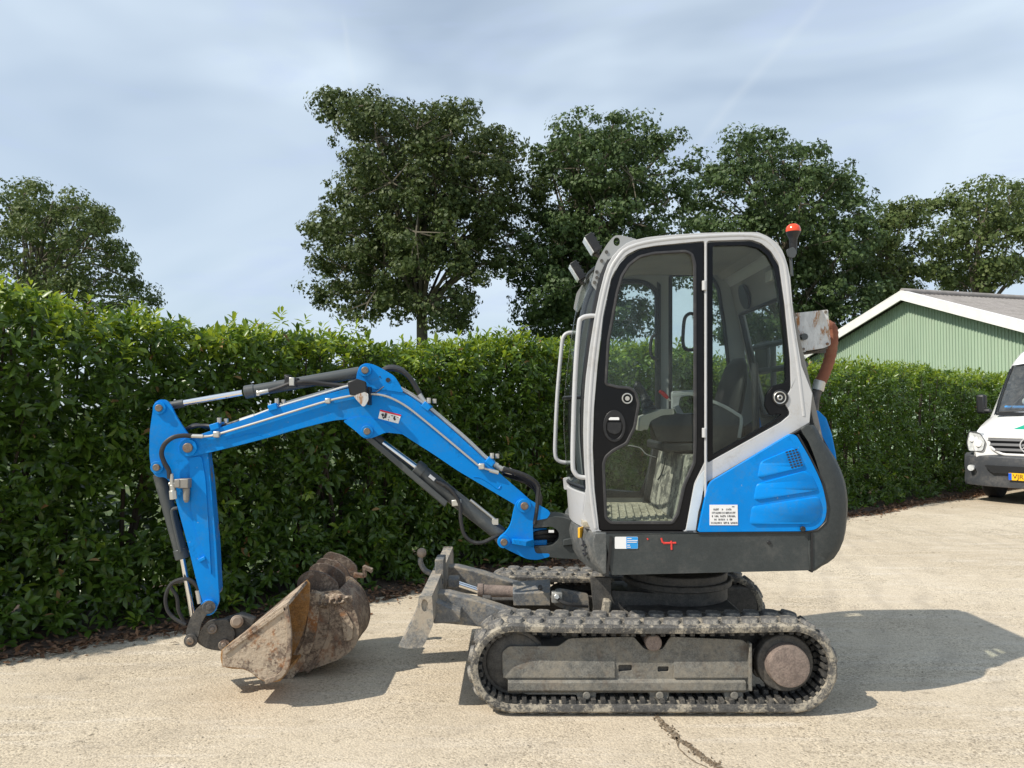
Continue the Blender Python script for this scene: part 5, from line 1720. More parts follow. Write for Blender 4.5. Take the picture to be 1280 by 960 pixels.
# seat
mb = MB()
mb.box((1.07, 4.44, 1.335), (.50, .50, .05)); mb.build('seat_plate', mConsoleDark, sb, bevel=.012)
mb = MB(); mb.box((1.06, 4.44, 1.40), (.46, .46, .10)); seat = mb.build('seat_cushion', mSeat, EX, bevel=.04, seg=4)
rings = []
for (f, z, x0, th, hw) in ((0, 1.42, 1.22, .10, .22), (.3, 1.55, 1.245, .12, .235), (.6, 1.68, 1.275, .11, .225), (.85, 1.79, 1.30, .09, .17), (1, 1.835, 1.315, .05, .08)):
    rings.append([Vector((x0 + (th / 2) * math.cos(a), 4.45 + hw * math.sin(a), z)) for a in np.linspace(0, 2 * PI, 21)[:-1]])
mb = MB(); mb.loft(rings); mb.build('seat_back', mSeat, EX, angle=60)
mb = MB(); mb.tube([Vector((1.34, 4.22, 1.42)), Vector((1.34, 4.24, 1.80))], .02, n=8); mb.tube([Vector((1.14, 4.72, 1.62)), Vector((1.15, 4.72, 1.74))], .035, n=10); mb.build('seat_bracket', mConsoleDark, EX)
# consoles
mb = MB(); mb.plate([P(x, y, 4.16) for x, y in rc([(800, 521, 3), (826, 512, 3), (842, 511, 2), (843, 518, 2), (828, 519, 3), (813, 526, 4), (810, 537, 2), (799, 539, 2)], 3)], (0, .12, 0)); con = mb.build('armrest_console', mConsole, EX, bevel=.008)
mb = MB(); mb.plate([P(x, y, 4.19) for x, y in rc([(812, 524), (842, 516), (870, 520), (872, 552), (822, 552)], 4)], (0, .09, 0)); mb.build('console_body', mConsoleDark, con, bevel=.008)
mb = MB(); mb.plate([P(x, y, 4.10) for x, y in rc([(884, 500), (905, 508), (924, 520), (930, 530), (926, 560), (884, 575)], 4)], (0, .06, 0)); c2 = mb.build('side_console', mConsoleDark, EX, bevel=.006)
mb = MB(); mb.strip([P(x, y, 4.095) for x, y in sm([(841, 492), (862, 490), (884, 497), (905, 505.5), (921, 515), (929, 523), (926, 548)], 3)], (0, .03, 0), .018, 1); mb.build('console_trim', mIntGrey, c2, bevel=.003)
mb = MB(); mb.plate([P(x, y, 4.30) for x, y in rc([(841, 489, 3), (870, 487, 3), (870, 494, 2), (850, 496, 4), (848, 511, 2), (841, 512, 2)], 3)], (0, .05, 0)); mb.plate([P(x, y, 4.28) for x, y in [(842, 508), (848, 506), (862, 528), (856, 532)]], (0, .03, 0)); mb.build('console_bracket', mIntGrey, EX, bevel=.004)
# joystick and red lever
mb = MB(); a = P(812, 514, 4.24)
for k, r in enumerate((.045, .038, .040, .032, .034, .026)):
    q = a + Vector((-.006 * k, 0, .016 * k)); mb.cyl(q, q + Vector((-.005, 0, .014)), r, r * .8, n=16)
joy = mb.build('joystick_boot', mBlack, con)
mb = MB(); mb.tube(sm([P(808, 500, 4.24), P(803, 490, 4.24), P(796, 482, 4.24), P(793, 480, 4.24)], 3), [.016, .017, .019, .021, .023, .025, .025, .022, .019, .012], n=10); mb.build('joystick_grip', mBlack, con)
mb = MB(); mb.tube([P(838, 501, 4.2), P(835, 498, 4.2)], .005, n=6); mb.build('lever_rod', mSteel, con)
mb = MB(); mb.tube(sm([P(835, 498, 4.2), P(829, 492, 4.2), P(824, 488.5, 4.2)], 3), [.008, .011, .012, .012, .011, .010, .007], n=8); mb.build('safety_lever', mRed, con)
mb = MB(); mb.tube(sm([P(785, 557, 4.6), P(800, 560, 4.55), P(808, 568, 4.5), P(820, 572, 4.45)], 4), .005, n=5); mb.tube(sm([P(832, 572, 4.1), P(828, 590, 4.1), P(822, 600, 4.1)], 4), .004, n=5); mb.build('loose_wire', mHose, EX)

# ---- cab outside fittings
for pts, Y0, Y1 in (([(747, 395), (736, 395), (727, 398), (723.5, 408), (719, 470), (716.5, 540), (716, 580), (718, 590), (724, 596), (737, 597)], 4.02, 4.02),
                    ([(722, 416), (711, 416), (704.5, 421), (702, 435), (697, 490), (694.5, 540), (694, 566), (697, 575), (705, 578), (716, 578)], 4.84, 4.84)):
    mb = MB(); mb.tube([P(x, y, Y0) for x, y in sm(pts, 4)], .0125, n=10); mb.build('hand_rail', mWhite, EX)
# light brackets and work lights
br = rc([(768, 294, 5), (777, 294, 3), (796, 299, 2), (790, 303, 1), (772, 318, 4), (758, 345, 6), (748, 367, 2), (739, 355, 3), (746, 327, 6), (758, 306, 6)], 4)
mb = MB(); mb.plate([P(x, y, 4.03) for x, y in br], (0, .012, 0), [[P(x, y, 4.03) for x, y in ov(771, 302, 4.2, 5.5, 14)]]); lb = mb.build('light_bracket', mIntGrey, EX, bevel=.002)
mb = MB()
for x, y in ((758, 315), (752, 326), (746, 340), (746, 347), (743, 353)):
    q = P(x, y, 4.03); mb.cyl(q, q - YV * .006, .009, n=8)
mb.build('bolt', mDarkIron, lb)
br2 = rc([(721, 366, 3), (729, 354, 3), (737, 337, 4), (743, 335, 3), (738, 356, 4), (724, 388, 3), (722, 391, 2), (717, 386, 2)], 3)
mb = MB(); mb.plate([P(x, y, 4.80) for x, y in br2], (0, .012, 0)); lb2 = mb.build('light_bracket', mIntGrey, EX, bevel=.002)
for (cx, cy, Y, par, arm) in ((739.5, 306, 4.10, lb, ((745, 318), (752, 322))), (721, 340, 4.70, lb2, ((726, 352), (732, 356)))):
    d = (P(cx + 8, cy + 13, Y) - P(cx - 8, cy - 13, Y)); u = d.normalized(); nrm = Vector((u.z, 0, -u.x))
    if nrm.x > 0:
        nrm = -nrm
    c = P(cx, cy, Y)
    hl = d.length * .40
    R = Matrix((u, YV, nrm)).transposed()
    mb = MB(); mb.box(c - nrm * .004, (2 * hl, .12, .045), R)
    for k in range(4):
        mb.box(c - nrm * .03 + u * (k - 1.5) * .026, (.008, .10, .014), R)
    wl = mb.build('work_light', mBlack, EX, bevel=.008)
    mb = MB(); mb.box(c + nrm * .020, (2 * hl * .9, .10, .010), R); mb.build('light_lens', mLens, wl, bevel=.003)
    mb = MB(); mb.tube([P(cx + 4, cy + 8, Y), P(arm[0][0], arm[0][1], Y), P(arm[1][0], arm[1][1], Y)], .012, n=8); mb.build('light_arm', mDarkIron, wl)
# beacon
mb = MB()
Yb = 4.18
mb.tube([P(991.5, 318, Yb), P(991.5, 299, Yb), P(991.5, 296, Yb), P(991.5, 290, Yb)], [.018, .022, .028, .040], n=16)
bea = mb.build('beacon', mBlack, EX)
mb = MB(); mb.tube([P(991.5, 290.5, Yb), P(991.5, 288, Yb), P(991.5, 283, Yb), P(991.5, 280.5, Yb)], [.037, .040, .034, .020], n=20); mb.build('beacon_lens', mOrange, bea)
mb = MB(); mb.plate([P(x, y, Yb - .02) for x, y in rc([(983, 312), (992, 308), (996, 314), (994, 322), (986, 322)], 3)], (0, .012, 0)); mb.tube([P(988, 320, Yb), P(990, 345, Yb)], .008, n=6); mb.build('beacon_bracket', mGreyCyl, bea, bevel=.002)
# rusty box at the back of the cab and the heat-stained hose
mb = MB()
bo = [(991.5, 391.5), (1035, 387), (1038.5, 431), (1030, 435), (1001, 439.5)]
mb.plate([P(x, y, 4.12) for x, y in rc(bo, 1.5, 3)], (0, .16, 0)); rb = mb.build('exhaust_shield', mRustBox, EX, bevel=.004)
mb = MB()
for x, y in ((994.5, 394), (1004, 436.5), (1034, 430), (1032, 390)):
    q = P(x, y, 4.12); mb.cyl(q, q - YV * .006, .008, n=8)
mb.build('bolt', mPin, rb)
hp = [P(x, y, 4.36) for x, y in sm([(1030, 405), (1039, 410), (1040.5, 425), (1037, 448), (1030, 468), (1024, 480)], 6)]
rad = [.030 + (.0035 if i % 2 else 0) for i in range(len(hp))]
mb = MB(); mb.tube(hp, rad, n=14); eh = mb.build('exhaust_hose', mRustHose, EX, angle=60)
mb = MB(); mb.tube([P(1025, 476, 4.36), P(1022, 488, 4.36)], .034, n=14); mb.build('hose_sleeve', mSteel, eh, bevel=.003)
mb = MB(); mb.tube([P(1022, 487, 4.36), P(1018, 500, 4.36), P(1017, 514, 4.36)], [.026, .028, .028], n=14); mb.build('exhaust_stub', mDarkIron, eh)
mb = MB(); mb.tube([P(1004, 442, 4.2), P(1018, 440, 4.2), P(1034, 434, 4.2)], .008, n=6); mb.box(P(1020, 439, 4.25), (.10, .03, .02)); mb.build('shield_bracket', mDarkIron, rb)

# ---- boom assembly (slewed plane)
def plateB(pts, off, th, name, mat, parent=EX, holes=(), bevel=.004):
    mb = MB(); mb.plate([PB(x, y, off) for x, y in pts], NB * th, [[PB(x, y, off) for x, y in h] for h in holes]); return mb.build(name, mat, parent, bevel=bevel)


def bpin(px, py, r, off, parent, name='pin'):
    c = PB(px, py, off)
    mb = MB(); mb.cyl(c + NB * .01, c - NB * .014, r * 1.75, n=20); mb.build('pin_collar', parent.data.materials[0], parent, bevel=.002)
    mb = MB(); mb.cyl(c, c - NB * .026, r, n=16); mb.build(name, mPin, parent, bevel=.003)


# grey bracket on the house nose
nb = rc([(664, 658, 3), (668, 650, 3), (688, 646, 8), (706, 647, 8), (724, 655, 8), (745, 668, 0), (745, 700, 0), (700, 698, 4), (668, 694, 4), (664, 687, 3), (668, 683, 3), (690, 683, 5), (699, 675, 6), (699, 665, 6), (691, 658, 5), (668, 660, 3)], 4)
mb = MB(); mb.plate([P(x, y, 4.36) for x, y in nb], (0, .22, 0)); nbo = mb.build('swing_mount', mGrey, EX, bevel=.012)
mb = MB(); mb.loft([[P(704, 675, 4.34), P(722, 671, 4.34), P(722, 680, 4.34), P(704, 682, 4.34)], [P(704, 672, 4.40), P(722, 668, 4.40), P(722, 686, 4.40), P(704, 686, 4.40)]]); mb.build('mount_stop', mGrey, nbo, bevel=.004)
mb = MB()
for k, (y0, y1) in enumerate(((666, 664), (671, 670), (675, 677), (669, 673), (680, 678))):
    mb.tube(sm([P(662, y0 + 2, 4.42 + .02 * k), P(680, y0 - 1, 4.40 + .02 * k), P(705, y1, 4.45 + .02 * k)], 4), .013, n=8)
mb.build('swing_hose', mHose, EX)
mb = MB(); mb.box(P(689, 664, 4.37), (.030, .01, .014)); mb.build('hose_tag', mDecalWhite, nbo)
# swing post: two cheek plates and a web
sp = [(653, 622, 6), (661, 624, 4), (686, 638, 3), (688, 642, 2), (684, 648, 2), (668, 651, 4), (666, 657, 3), (667, 684, 4), (670, 692, 3), (687, 692, 2), (687, 696, 3), (672, 700, 4), (659, 699, 4), (636, 688, 5), (625, 682, 5), (622, 677, 4), (625, 671, 4), (632, 666, 4), (639, 656, 8), (642, 640, 8), (645, 628, 5)]
sw = plateB(rc(sp, 4), -.105, .03, 'swing_post', mBlue, bevel=.005)
mb = MB(); mb.plate([PB(x, y, .075) for x, y in rc(sp, 4)], NB * .03); mb.plate([PB(x, y, -.08) for x, y in rc([(645, 655), (664, 652), (666, 696), (636, 685)], 4)], NB * .16); mb.build('far_cheek', mBlue, sw, bevel=.005)
mb = MB(); mb.loft([[PB(641, 674, -.16), PB(658, 677, -.16), PB(658, 683, -.16), PB(641, 680, -.16)], [PB(640, 673, -.10), PB(668, 674, -.10), PB(668, 684, -.10), PB(640, 681, -.10)]]); mb.build('post_lug', mBlue, sw, bevel=.003)
for y in (664, 679):
    mb = MB(); mb.plate([PB(x, yy, -.05) for x, yy in [(662, y - 3), (684, y - 4), (684, y + 2), (662, y + 3)]], NB * .12); mb.build('pivot_ear', mBlue, sw, bevel=.004)
bpin(655, 632, .022, -.106, sw)
bpin(629.5, 677, .020, -.106, sw)
# boom
btop = [(242, 546), (256, 541), (300, 526), (345, 511), (400, 495), (440, 484.5), (464, 481.5), (482, 483), (498, 488), (520, 500.5), (545, 520), (582, 552), (614, 582), (640, 605), (654, 617), (666, 628)]
bbot = [(660, 643), (642, 630), (620, 617), (595, 602), (570, 587), (545, 570), (520, 554), (500, 541), (486, 532), (470, 526.5), (450, 524), (430, 524.5), (410, 527), (370, 537), (335, 547), (285, 560), (243, 570)]
bl_ = [(232, 571), (225, 566), (223, 558), (226, 551), (233, 547)]
outl = [tuple(p) for p in sm(btop, 3)] + [tuple(p) for p in sm(bbot, 3)] + bl_
BH = .088
boom = plateB(outl, -BH, BH * 2, 'boom', mBlue, bevel=.007)
for pts, nm in (([(444, 484), (446, 467), (449, 458), (457, 453.5), (467, 455.5), (480, 462), (493, 470), (499, 479), (505, 491), (470, 486)], 'cylinder_lug'),
                ([(428, 526), (446, 540), (452, 546), (459, 549), (467, 547), (482, 540.5), (505, 543), (480, 527), (450, 520)], 'lower_lug')):
    for off in (-BH - .006, BH - .018):
        mb = MB(); mb.plate([PB(x, y, off) for x, y in rc(pts, 4)], NB * .024)
        if nm == 'cylinder_lug':
            pass
        lo = mb.build(nm, mBlue, boom, bevel=.003)
mb = MB(); c = PB(485, 475, -BH - .007); mb.cyl(c, c - NB * .002, .013, n=14); c = PB(475, 471, -BH - .007); mb.cyl(c, c - NB * .002, .004, n=8); mb.build('lug_hole', mDecalBlack, boom)
bpin(456.5, 463, .020, -BH - .008, boom)
bpin(459, 539, .019, -BH - .008, boom)
bpin(236, 559.5, .026, -BH - .004, boom)
# welded ledge marks
mb = MB(); mb.tube([PB(x, y, -BH - .0005) for x, y in sm([(592, 596), (600, 597), (612, 604), (622, 611), (626, 607)], 3)], .003, n=5); mb.tube([PB(x, y, -BH - .0005) for x, y in sm([(283, 549), (300, 545), (318, 541), (326, 544)], 3)], .003, n=5); mb.build('weld_bead', mBlue, boom)
# warning decal: white with a red head, small pictograms
def flatB(name, pts, off, mat, parent):
    mb = MB(); mb.plate([PB(x, y, off) for x, y in pts], NB * .001); return mb.build(name, mat, parent, smooth=False)
dec = flatB('warning_decal', [(475.2, 512), (501.5, 518.5), (498, 529.5), (472.8, 523)], -BH - .0015, mDecalWhite, boom)
flatB('decal_band', [(475.2, 512), (501.5, 518.5), (501, 520.3), (474.8, 513.9)], -BH - .0030, mDecalRed, dec)
mb = MB()
for pts in ([(476.5, 517.5), (479, 516.5), (480.5, 519), (478, 521)], [(481.5, 516), (484, 517), (482.5, 523), (480, 522)], [(478, 521), (481, 521.5), (480, 523.5), (478.5, 523)], [(489, 519), (491.5, 519.6), (491.3, 520.3), (488.8, 519.7)], [(492.5, 520), (494.5, 520.4), (493.5, 522.5), (495, 524), (493.5, 526), (491.5, 523.5)], [(496, 521), (498.6, 521.6), (498.4, 522.2), (495.8, 521.6)], [(486.3, 520.5), (487, 520.7), (486.5, 522.5), (485.9, 522.3)], [(485.3, 524), (486.2, 524.2), (485.8, 525.6), (485, 525.4)]):
    mb.plate([PB(x, y, -BH - .0045) for x, y in pts], NB * .001)
mb.build('decal_print', mDecalBlack, dec, smooth=False)
# pipes along the boom
for pts, off, r in (([(243, 546), (256, 545.5), (271, 543), (320, 528.5), (370, 513), (410, 501), (440, 494.5), (458, 492.5), (475, 493.5), (490, 498), (508, 508), (530, 525), (565, 554), (590, 575), (602, 584), (622, 590)], -BH - .012, .0065),
                    ([(316, 520.5), (345, 509.5), (400, 493), (437, 482), (462, 478.5), (482, 480), (498, 485.5), (520, 498), (545, 517.5), (582, 549), (614, 579), (630, 589), (640, 592)], -BH + .02, .0085),
                    ([(345, 507.5), (400, 491), (437, 480), (462, 476.5), (482, 478), (498, 483.5), (520, 496), (545, 515.5), (582, 547), (614, 577), (630, 587), (640, 590)], -BH + .06, .0085)):
    mb = MB(); mb.tube([PB(x, y, off) for x, y in sm(pts, 4)], r, n=8); mb.build('hydraulic_pipe', mSteel, boom)
for x, y, w in ((271, 543, .034), (410, 501, .030), (602, 583, .034)):
    mb = MB(); mb.box(PB(x, y, -BH - .012), (w, .028, w)); mb.build('pipe_clamp', mSteel, boom, bevel=.006)
for x, y in ((344, 509), (534, 508), (613, 577), (272, 533)):
    mb = MB(); mb.box(PB(x, y, -BH + .04), (.05, .10, .035), Matrix.Rotation(-.3 if x < 450 else .7, 3, 'Y')); mb.build('pipe_saddle', mBlue, boom, bevel=.004)
    mb = MB(); q = PB(x + 2, y - 4, -BH + .02); mb.cyl(q, q + Vector((0, 0, .03)), .012, n=8); mb.cyl(q + Vector((.03, .02, 0)), q + Vector((.03, .02, .025)), .012, n=8); mb.build('saddle_bolt', mSteel, boom)
mb = MB()
for x, y in ((617, 580), (624, 585), (632, 588), (640, 590)):
    mb.cyl(PB(x - 4, y - 3, -BH + .02), PB(x + 5, y + 2, -BH + .02), .014, n=8)
mb.cyl(PB(612, 588, -BH - .012), PB(623, 591, -BH - .012), .011, n=8)
mb.cyl(PB(300, 526, -BH + .02), PB(318, 520, -BH + .02), .013, n=8)
mb.cyl(PB(238, 545, -BH - .014), PB(254, 545.5, -BH - .014), .011, n=8)
mb.cyl(PB(524, 493, -BH + .03), PB(531, 503, -BH + .03), .014, n=8)
mb.build('pipe_fitting', mSteel, boom)
# hoses at the base of the boom
mb = MB()
for k in range(7):
    o = -.10 + k * .03
    j = lambda: random.uniform(-2, 2)
    mb.tube(sm([PB(628 + j(), 588 + j() + k * .6, o), PB(645, 592 + k + j(), o), PB(660 + j(), 597 + k * 1.2, o), PB(671 + j(), 607 + k, o), PB(674 + j(), 622, o), PB(672 + j(), 636, o), PB(668, 655, o)], 5), .013, n=8)
mb.build('boom_hose', mHose, EX)
mb = MB()
for k in range(3):
    o = -.04 + k * .04
    mb.tube(sm([PB(476, 465, o), PB(486, 461 - k, o), PB(500, 463 - k, o), PB(512, 472, o), PB(520, 484, o), PB(527, 497, o)], 5), .014, n=8)
mb.build('cylinder_hose', mHose, EX)
mb = MB()
mb.tube(sm([PB(206 + 6, 598, -.10), PB(211, 588, -.105), PB(205, 577, -.11), PB(202, 566, -.115), PB(206, 555, -.12), PB(216, 547, -.118), PB(228, 544.5, -.11), PB(240, 545, -.10)], 6), .0125, n=9)
mb.build('arm_hose', mHose, EX)
mb = MB()
for k in range(3):
    mb.tube(sm([PB(230, 537 + k, -.03 + .03 * k), PB(243, 533 - k, -.03 + .03 * k), PB(258, 532 + k, -.03 + .03 * k), PB(272, 534, -.05 + .03 * k), PB(290, 529, -.06), PB(302, 525, -.065)], 5), .010, n=8)
mb.build('link_hose', mHose, EX)
# boom work light
mb = MB()
mb.loft([[PB(434, 477, -.19), PB(446, 473, -.19), PB(458, 477, -.19), PB(459.5, 491, -.19), PB(449, 495, -.19), PB(437, 494, -.19)], [PB(436, 478, -.10), PB(446, 475, -.10), PB(457, 478, -.10), PB(458, 490, -.10), PB(449, 493, -.10), PB(438, 492, -.10)]])
blt = mb.build('boom_light', mBlack, EX, bevel=.008)
mb = MB(); mb.plate([PB(x, y, -.195) for x, y in rc([(442, 495, 1), (449, 492, 1), (456, 490, 1), (460, 492, 1), (460.5, 500, 2), (456, 508, 3), (453, 508, 2), (445, 499, 1)], 1)], NB * .02); mb.build('light_bracket', mRustBox, blt, bevel=.002)
mb = MB(); mb.box(PB(462, 495, -.12), (.012, .07, .10)); mb.tube([PB(462, 492, -.10), PB(471, 490, -.10), PB(480, 483, -.10)], .003, n=5); mb.build('light_mount', mBlack, blt)
# arm cylinder
def cylinder(pa, pb, ra, rod_a, rod_b, rr, name, mat=mGreyCyl, eye_r=.036, off=0.0):
    a, b = PB(*pa, off), PB(*pb, off)
    u = (b - a).normalized()
    mb = MB(); mb.cyl(a, b, ra, n=24); mb.cyl(b - u * .055, b, ra * 1.12, n=24)
    c = mb.build(name, mat, EX, bevel=.004)
    mb = MB(); mb.cyl(PB(*rod_a, off), PB(*rod_b, off), rr, n=16); mb.build('rod', mChrome, c)
    return c, a, b, u


ac, a, b, u = cylinder((450, 465.5), (306, 490.5), .033, (303, 491), (214, 506.5), .0165, 'arm_cylinder')
mb = MB(); mb.cyl(PB(230, 504), PB(208, 508), .022, n=14); mb.cyl(PB(200, 510, -.04), PB(200, 510, .04), .035, n=16); mb.build('rod_eye', mGreyCyl, ac, bevel=.003)
mb = MB(); mb.box(PB(365, 477, -.03), (.07, .05, .05), Matrix.Rotation(.17, 3, 'Y')); mb.box(PB(360, 472, -.02), (.03, .05, .03)); mb.build('cylinder_clamp', mBlack, ac, bevel=.004)
mb = MB(); mb.box(PB(365, 477, -.06), (.028, .02, .045)); mb.build('clamp_plate', mSteel, ac, bevel=.003)
mb = MB(); mb.cyl(PB(321, 491.5, -.045), PB(336, 488.5, -.045), .013, n=8); mb.box(PB(323, 491.5, -.045), (.02, .02, .03)); mb.build('cylinder_fitting', mSteel, ac, bevel=.003)
mb = MB(); mb.tube(sm([PB(335, 489, -.045), PB(350, 484, -.05), PB(364, 479, -.055), PB(385, 477, -.05), PB(410, 480, -.045), PB(436, 482, -.05)], 5), .011, n=8); mb.tube(sm([PB(366, 480, -.045), PB(395, 480, -.04), PB(438, 484, -.04)], 5), .010, n=8); mb.build('cylinder_hose', mHose, ac)
# boom cylinder with guard
bcy, a, b, u = cylinder((626, 668), (519, 583.5), .043, (523, 587), (466, 545), .021, 'boom_cylinder')
mb = MB(); mb.cyl(PB(459, 539, -.05), PB(459, 539, .05), .034, n=16); mb.cyl(PB(478, 554), PB(464, 543), .028, n=14); mb.build('rod_eye', mGreyCyl, bcy, bevel=.003)
mb = MB(); mb.cyl(PB(629.5, 677, -.06), PB(629.5, 677, .06), .036, n=16); mb.cyl(PB(629, 675), PB(620, 663), .040, n=16); mb.build('cylinder_eye', mGreyCyl, bcy, bevel=.003)
mb = MB()
g0 = [PB(457, 549, -.055), PB(556, 634, -.055), PB(559, 629, -.055), PB(461, 544, -.055)]
mb.plate([q for q in g0], NB * .11)
mb.plate([PB(457, 548, -.058), PB(556, 633, -.058), PB(560, 627, -.058), PB(463, 545, -.058)], NB * .006)
mb.build('rod_guard', mGreyCyl, bcy, bevel=.003)
mb = MB(); mb.tube([PB(588, 625, -.02), PB(619, 650, -.02)], .009, n=8); mb.box(PB(619, 652, -.02), (.035, .04, .03)); mb.build('cylinder_pipe', mSteel, bcy)
mb = MB(); mb.box(PB(571, 628, -.035), (.055, .05, .035), Matrix.Rotation(-.1, 3, 'Y')); mb.build('pipe_clamp', mSteel, bcy, bevel=.004)
mb = MB(); mb.box(PB(540, 597, -.052), (.04, .006, .018), Matrix.Rotation(.67, 3, 'Y')); mb.build('type_plate', mDecalWhite, bcy)
hp = sm([PB(545, 601, -.05), PB(560, 609, -.055), PB(569, 619, -.06), PB(575, 632, -.06), PB(576, 650, -.06), PB(580, 667, -.06), (PB(590, 677, -.06)), PB(603, 678, -.06), PB(617, 672, -.06), PB(629, 667, -.04)], 8)
mb = MB(); mb.tube(hp, [.010 + (.0018 if i % 2 else 0) for i in range(len(hp))], n=8); mb.build('spiral_hose', mHose, bcy)
# arm
ar = [(191, 512, 5), (193, 503, 5), (200, 499, 4), (208, 500, 4), (214, 507, 4), (219, 519, 10), (230, 536, 10), (243, 553, 10), (256, 558, 5), (260, 567, 3), (263, 600, 5), (270, 680, 8), (274, 752, 4), (268, 766, 6), (258, 766, 6), (253, 752, 5), (246, 728, 6), (235, 682, 8), (222, 634, 10), (214, 604, 6), (206, 596, 5), (197, 597, 5), (190, 590, 5), (186.5, 570, 8), (187, 540, 8)]
AH = .072
arm = plateB(rc(ar, 5), -AH, .02, 'arm', mBlue, bevel=.004)
mb = MB(); mb.plate([PB(x, y, AH - .02) for x, y in rc(ar, 5)], NB * .02)
mb.build('far_cheek', mBlue, arm, bevel=.004)
mb = MB(); mb.plate([PB(x, y, -AH + .018) for x, y in rc([(232, 560), (257, 562), (262, 600), (269, 680), (272.5, 745), (256, 745), (237, 682), (224, 634), (216, 604), (208, 590)], 4)], NB * (2 * AH - .036)); mb.build('arm_web', mBlueWorn, arm, bevel=.003)
mb = MB(); mb.plate([PB(x, y, -AH - .008) for x, y in rc([(236, 572, 4), (252, 570, 4), (257, 600, 4), (262, 680, 4), (264, 720, 4), (258, 700, 6), (247, 672, 6), (239, 640, 6)], 4)], NB * .010); mb.build('stiffener', mBlue, arm, bevel=.004)
bpin(200, 510, .019, -AH - .002, arm)
bpin(197, 584, .019, -AH - .002, arm)
bpin(261, 759, .024, -AH - .006, arm)
mb = MB(); q = PB(253, 699, -AH - .004); mb.box(q, (.04, .02, .02), Matrix.Rotation(-.5, 3, 'Y')); mb.build('arm_stop', mBlue, arm, bevel=.004)
# shut-off valve and fittings
mb = MB(); mb.box(PB(231, 604, -.10), (.056, .05, .050)); mb.box(PB(223, 604, -.105), (.03, .04, .045)); mb.cyl(PB(233, 610, -.10), PB(233, 626, -.10), .019, .015, n=12); mb.cyl(PB(233, 622, -.10), PB(233, 628, -.10), .012, n=6); mb.build('shut_off_valve', M('cast_valve', (.27, .255, .23), .55, metal=.4, var=.15), arm, bevel=.004)
mb = MB(); mb.cyl(PB(214, 592, -.10), PB(215.5, 606, -.10), .012, n=10); mb.cyl(PB(215.5, 606, -.10), PB(216.5, 616, -.10), .016, n=10); mb.cyl(PB(216, 613, -.10), PB(217, 624, -.10), .021, n=6); mb.cyl(PB(211, 605, -.10), PB(222, 604, -.10), .009, n=8); mb.build('hose_fitting', mSteel, arm, bevel=.002)
# bucket cylinder
bk, a, b, u = cylinder((199, 592), (228.5, 698), .034, (227, 694), (241, 770), .0145, 'bucket_cylinder')
mb = MB(); mb.cyl(PB(197, 584, -.05), PB(197, 584, .05), .035, n=16); mb.build('cylinder_eye', mGreyCyl, bk)
mb = MB(); mb.tube(sm([PB(222, 635, -.045), PB(217, 636, -.045), (PB(215, 641, -.045)), PB(220, 665, -.045), PB(226, 690, -.045)], 4), .009, n=8); q = PB(223, 684, -.034); mb.cyl(q, q - NB * .012, .012, n=10); mb.build('cylinder_pipe', mGreyCyl, bk)
mb = MB()
for o, k in ((-.06, 0), (.0, 7)):
    mb.tube(sm([PB(249, 750, o), PB(247, 735, o), PB(238, 725 + k * .3, o), PB(225, 724.5 + k * .3, o), PB(213, 731, o), PB(207 + k * 2, 746, o), PB(209 + k * 2, 762, o), PB(218 + k * 1.4, 773, o), PB(232, 781, o)], 5), .010, n=8)
mb.build('coupler_hose', mHose, EX)
mb = MB(); mb.cyl(PB(247, 738, -.06), PB(250, 754, -.06), .014, n=10); mb.build('hose_end', mSteel, EX)
# link and coupler
lk = rc([(254, 754, 3), (262, 752, 4), (267, 760, 4), (258, 768, 3), (251, 780, 5), (248, 796, 3), (245, 806, 4), (236, 807, 4), (232, 800, 3), (233, 787, 5), (238, 772, 5), (245, 761, 5)], 4)
for off in (-AH - .035, AH + .015):
    link = plateB(lk, off, .020, 'bucket_link', mDarkIron, bevel=.004)
bpin(239, 800, .020, -AH - .036, EX.children[-1] if False else link)
mb = MB()
for px, py, r in ((239, 800, .030), (261, 759, .034)):
    mb.cyl(PB(px, py, -AH - .05), PB(px, py, -AH - .03), r, n=20); mb.cyl(PB(px, py, -AH - .06), PB(px, py, -AH - .04), r * .45, n=12)
mb.cyl(PB(239, 800, -AH - .03), PB(239, 800, AH + .03), .022, n=16)
mb.build('link_pin', mDarkIron, link, bevel=.003)
cp = rc([(246, 797, 3), (256, 780, 4), (262, 776, 4), (284, 774, 4), (294, 790, 4), (290, 812, 4), (275, 814, 5), (258, 811, 6), (247, 804, 3)], 4)
mb = MB(); mb.plate([PB(x, y, -.055) for x, y in cp], NB * .03); mb.plate([PB(x, y, .03) for x, y in cp], NB * .03); mb.plate([PB(x, y, -.04) for x, y in rc([(262, 788), (284, 780), (288, 806), (270, 808)], 3)], NB * .08)
cpl = mb.build('quick_coupler', mDarkIron, EX, bevel=.005)
mb = MB()
for px, py, r in ((265, 786, .027), (280, 806, .030)):
    mb.cyl(PB(px, py, -.075), PB(px, py, .07), r, n=20); mb.cyl(PB(px, py, -.085), PB(px, py, -.07), r * .5, n=10)
mb.build('coupler_pin', mPin, cpl, bevel=.004)
mb = MB(); mb.cyl(PB(296, 777, -.10), PB(296, 777, .10), .034, n=20); mb.cyl(PB(296, 777, -.125), PB(296, 777, -.10), .026, n=18); mb.build('bucket_pin', M('worn_brown_pin', (.26, .2, .15), .6, var=.25, dirt=(.4, .34, .27), dlo=.45, dhi=.7, damt=.7), cpl, bevel=.006)
mb = MB(); mb.plate([PB(x, y, -.04) for x, y in [(276, 776), (300, 768), (318, 775), (310, 800), (286, 800)]], NB * .07); mb.build('coupler_ear', mDarkIron, cpl, bevel=.006)

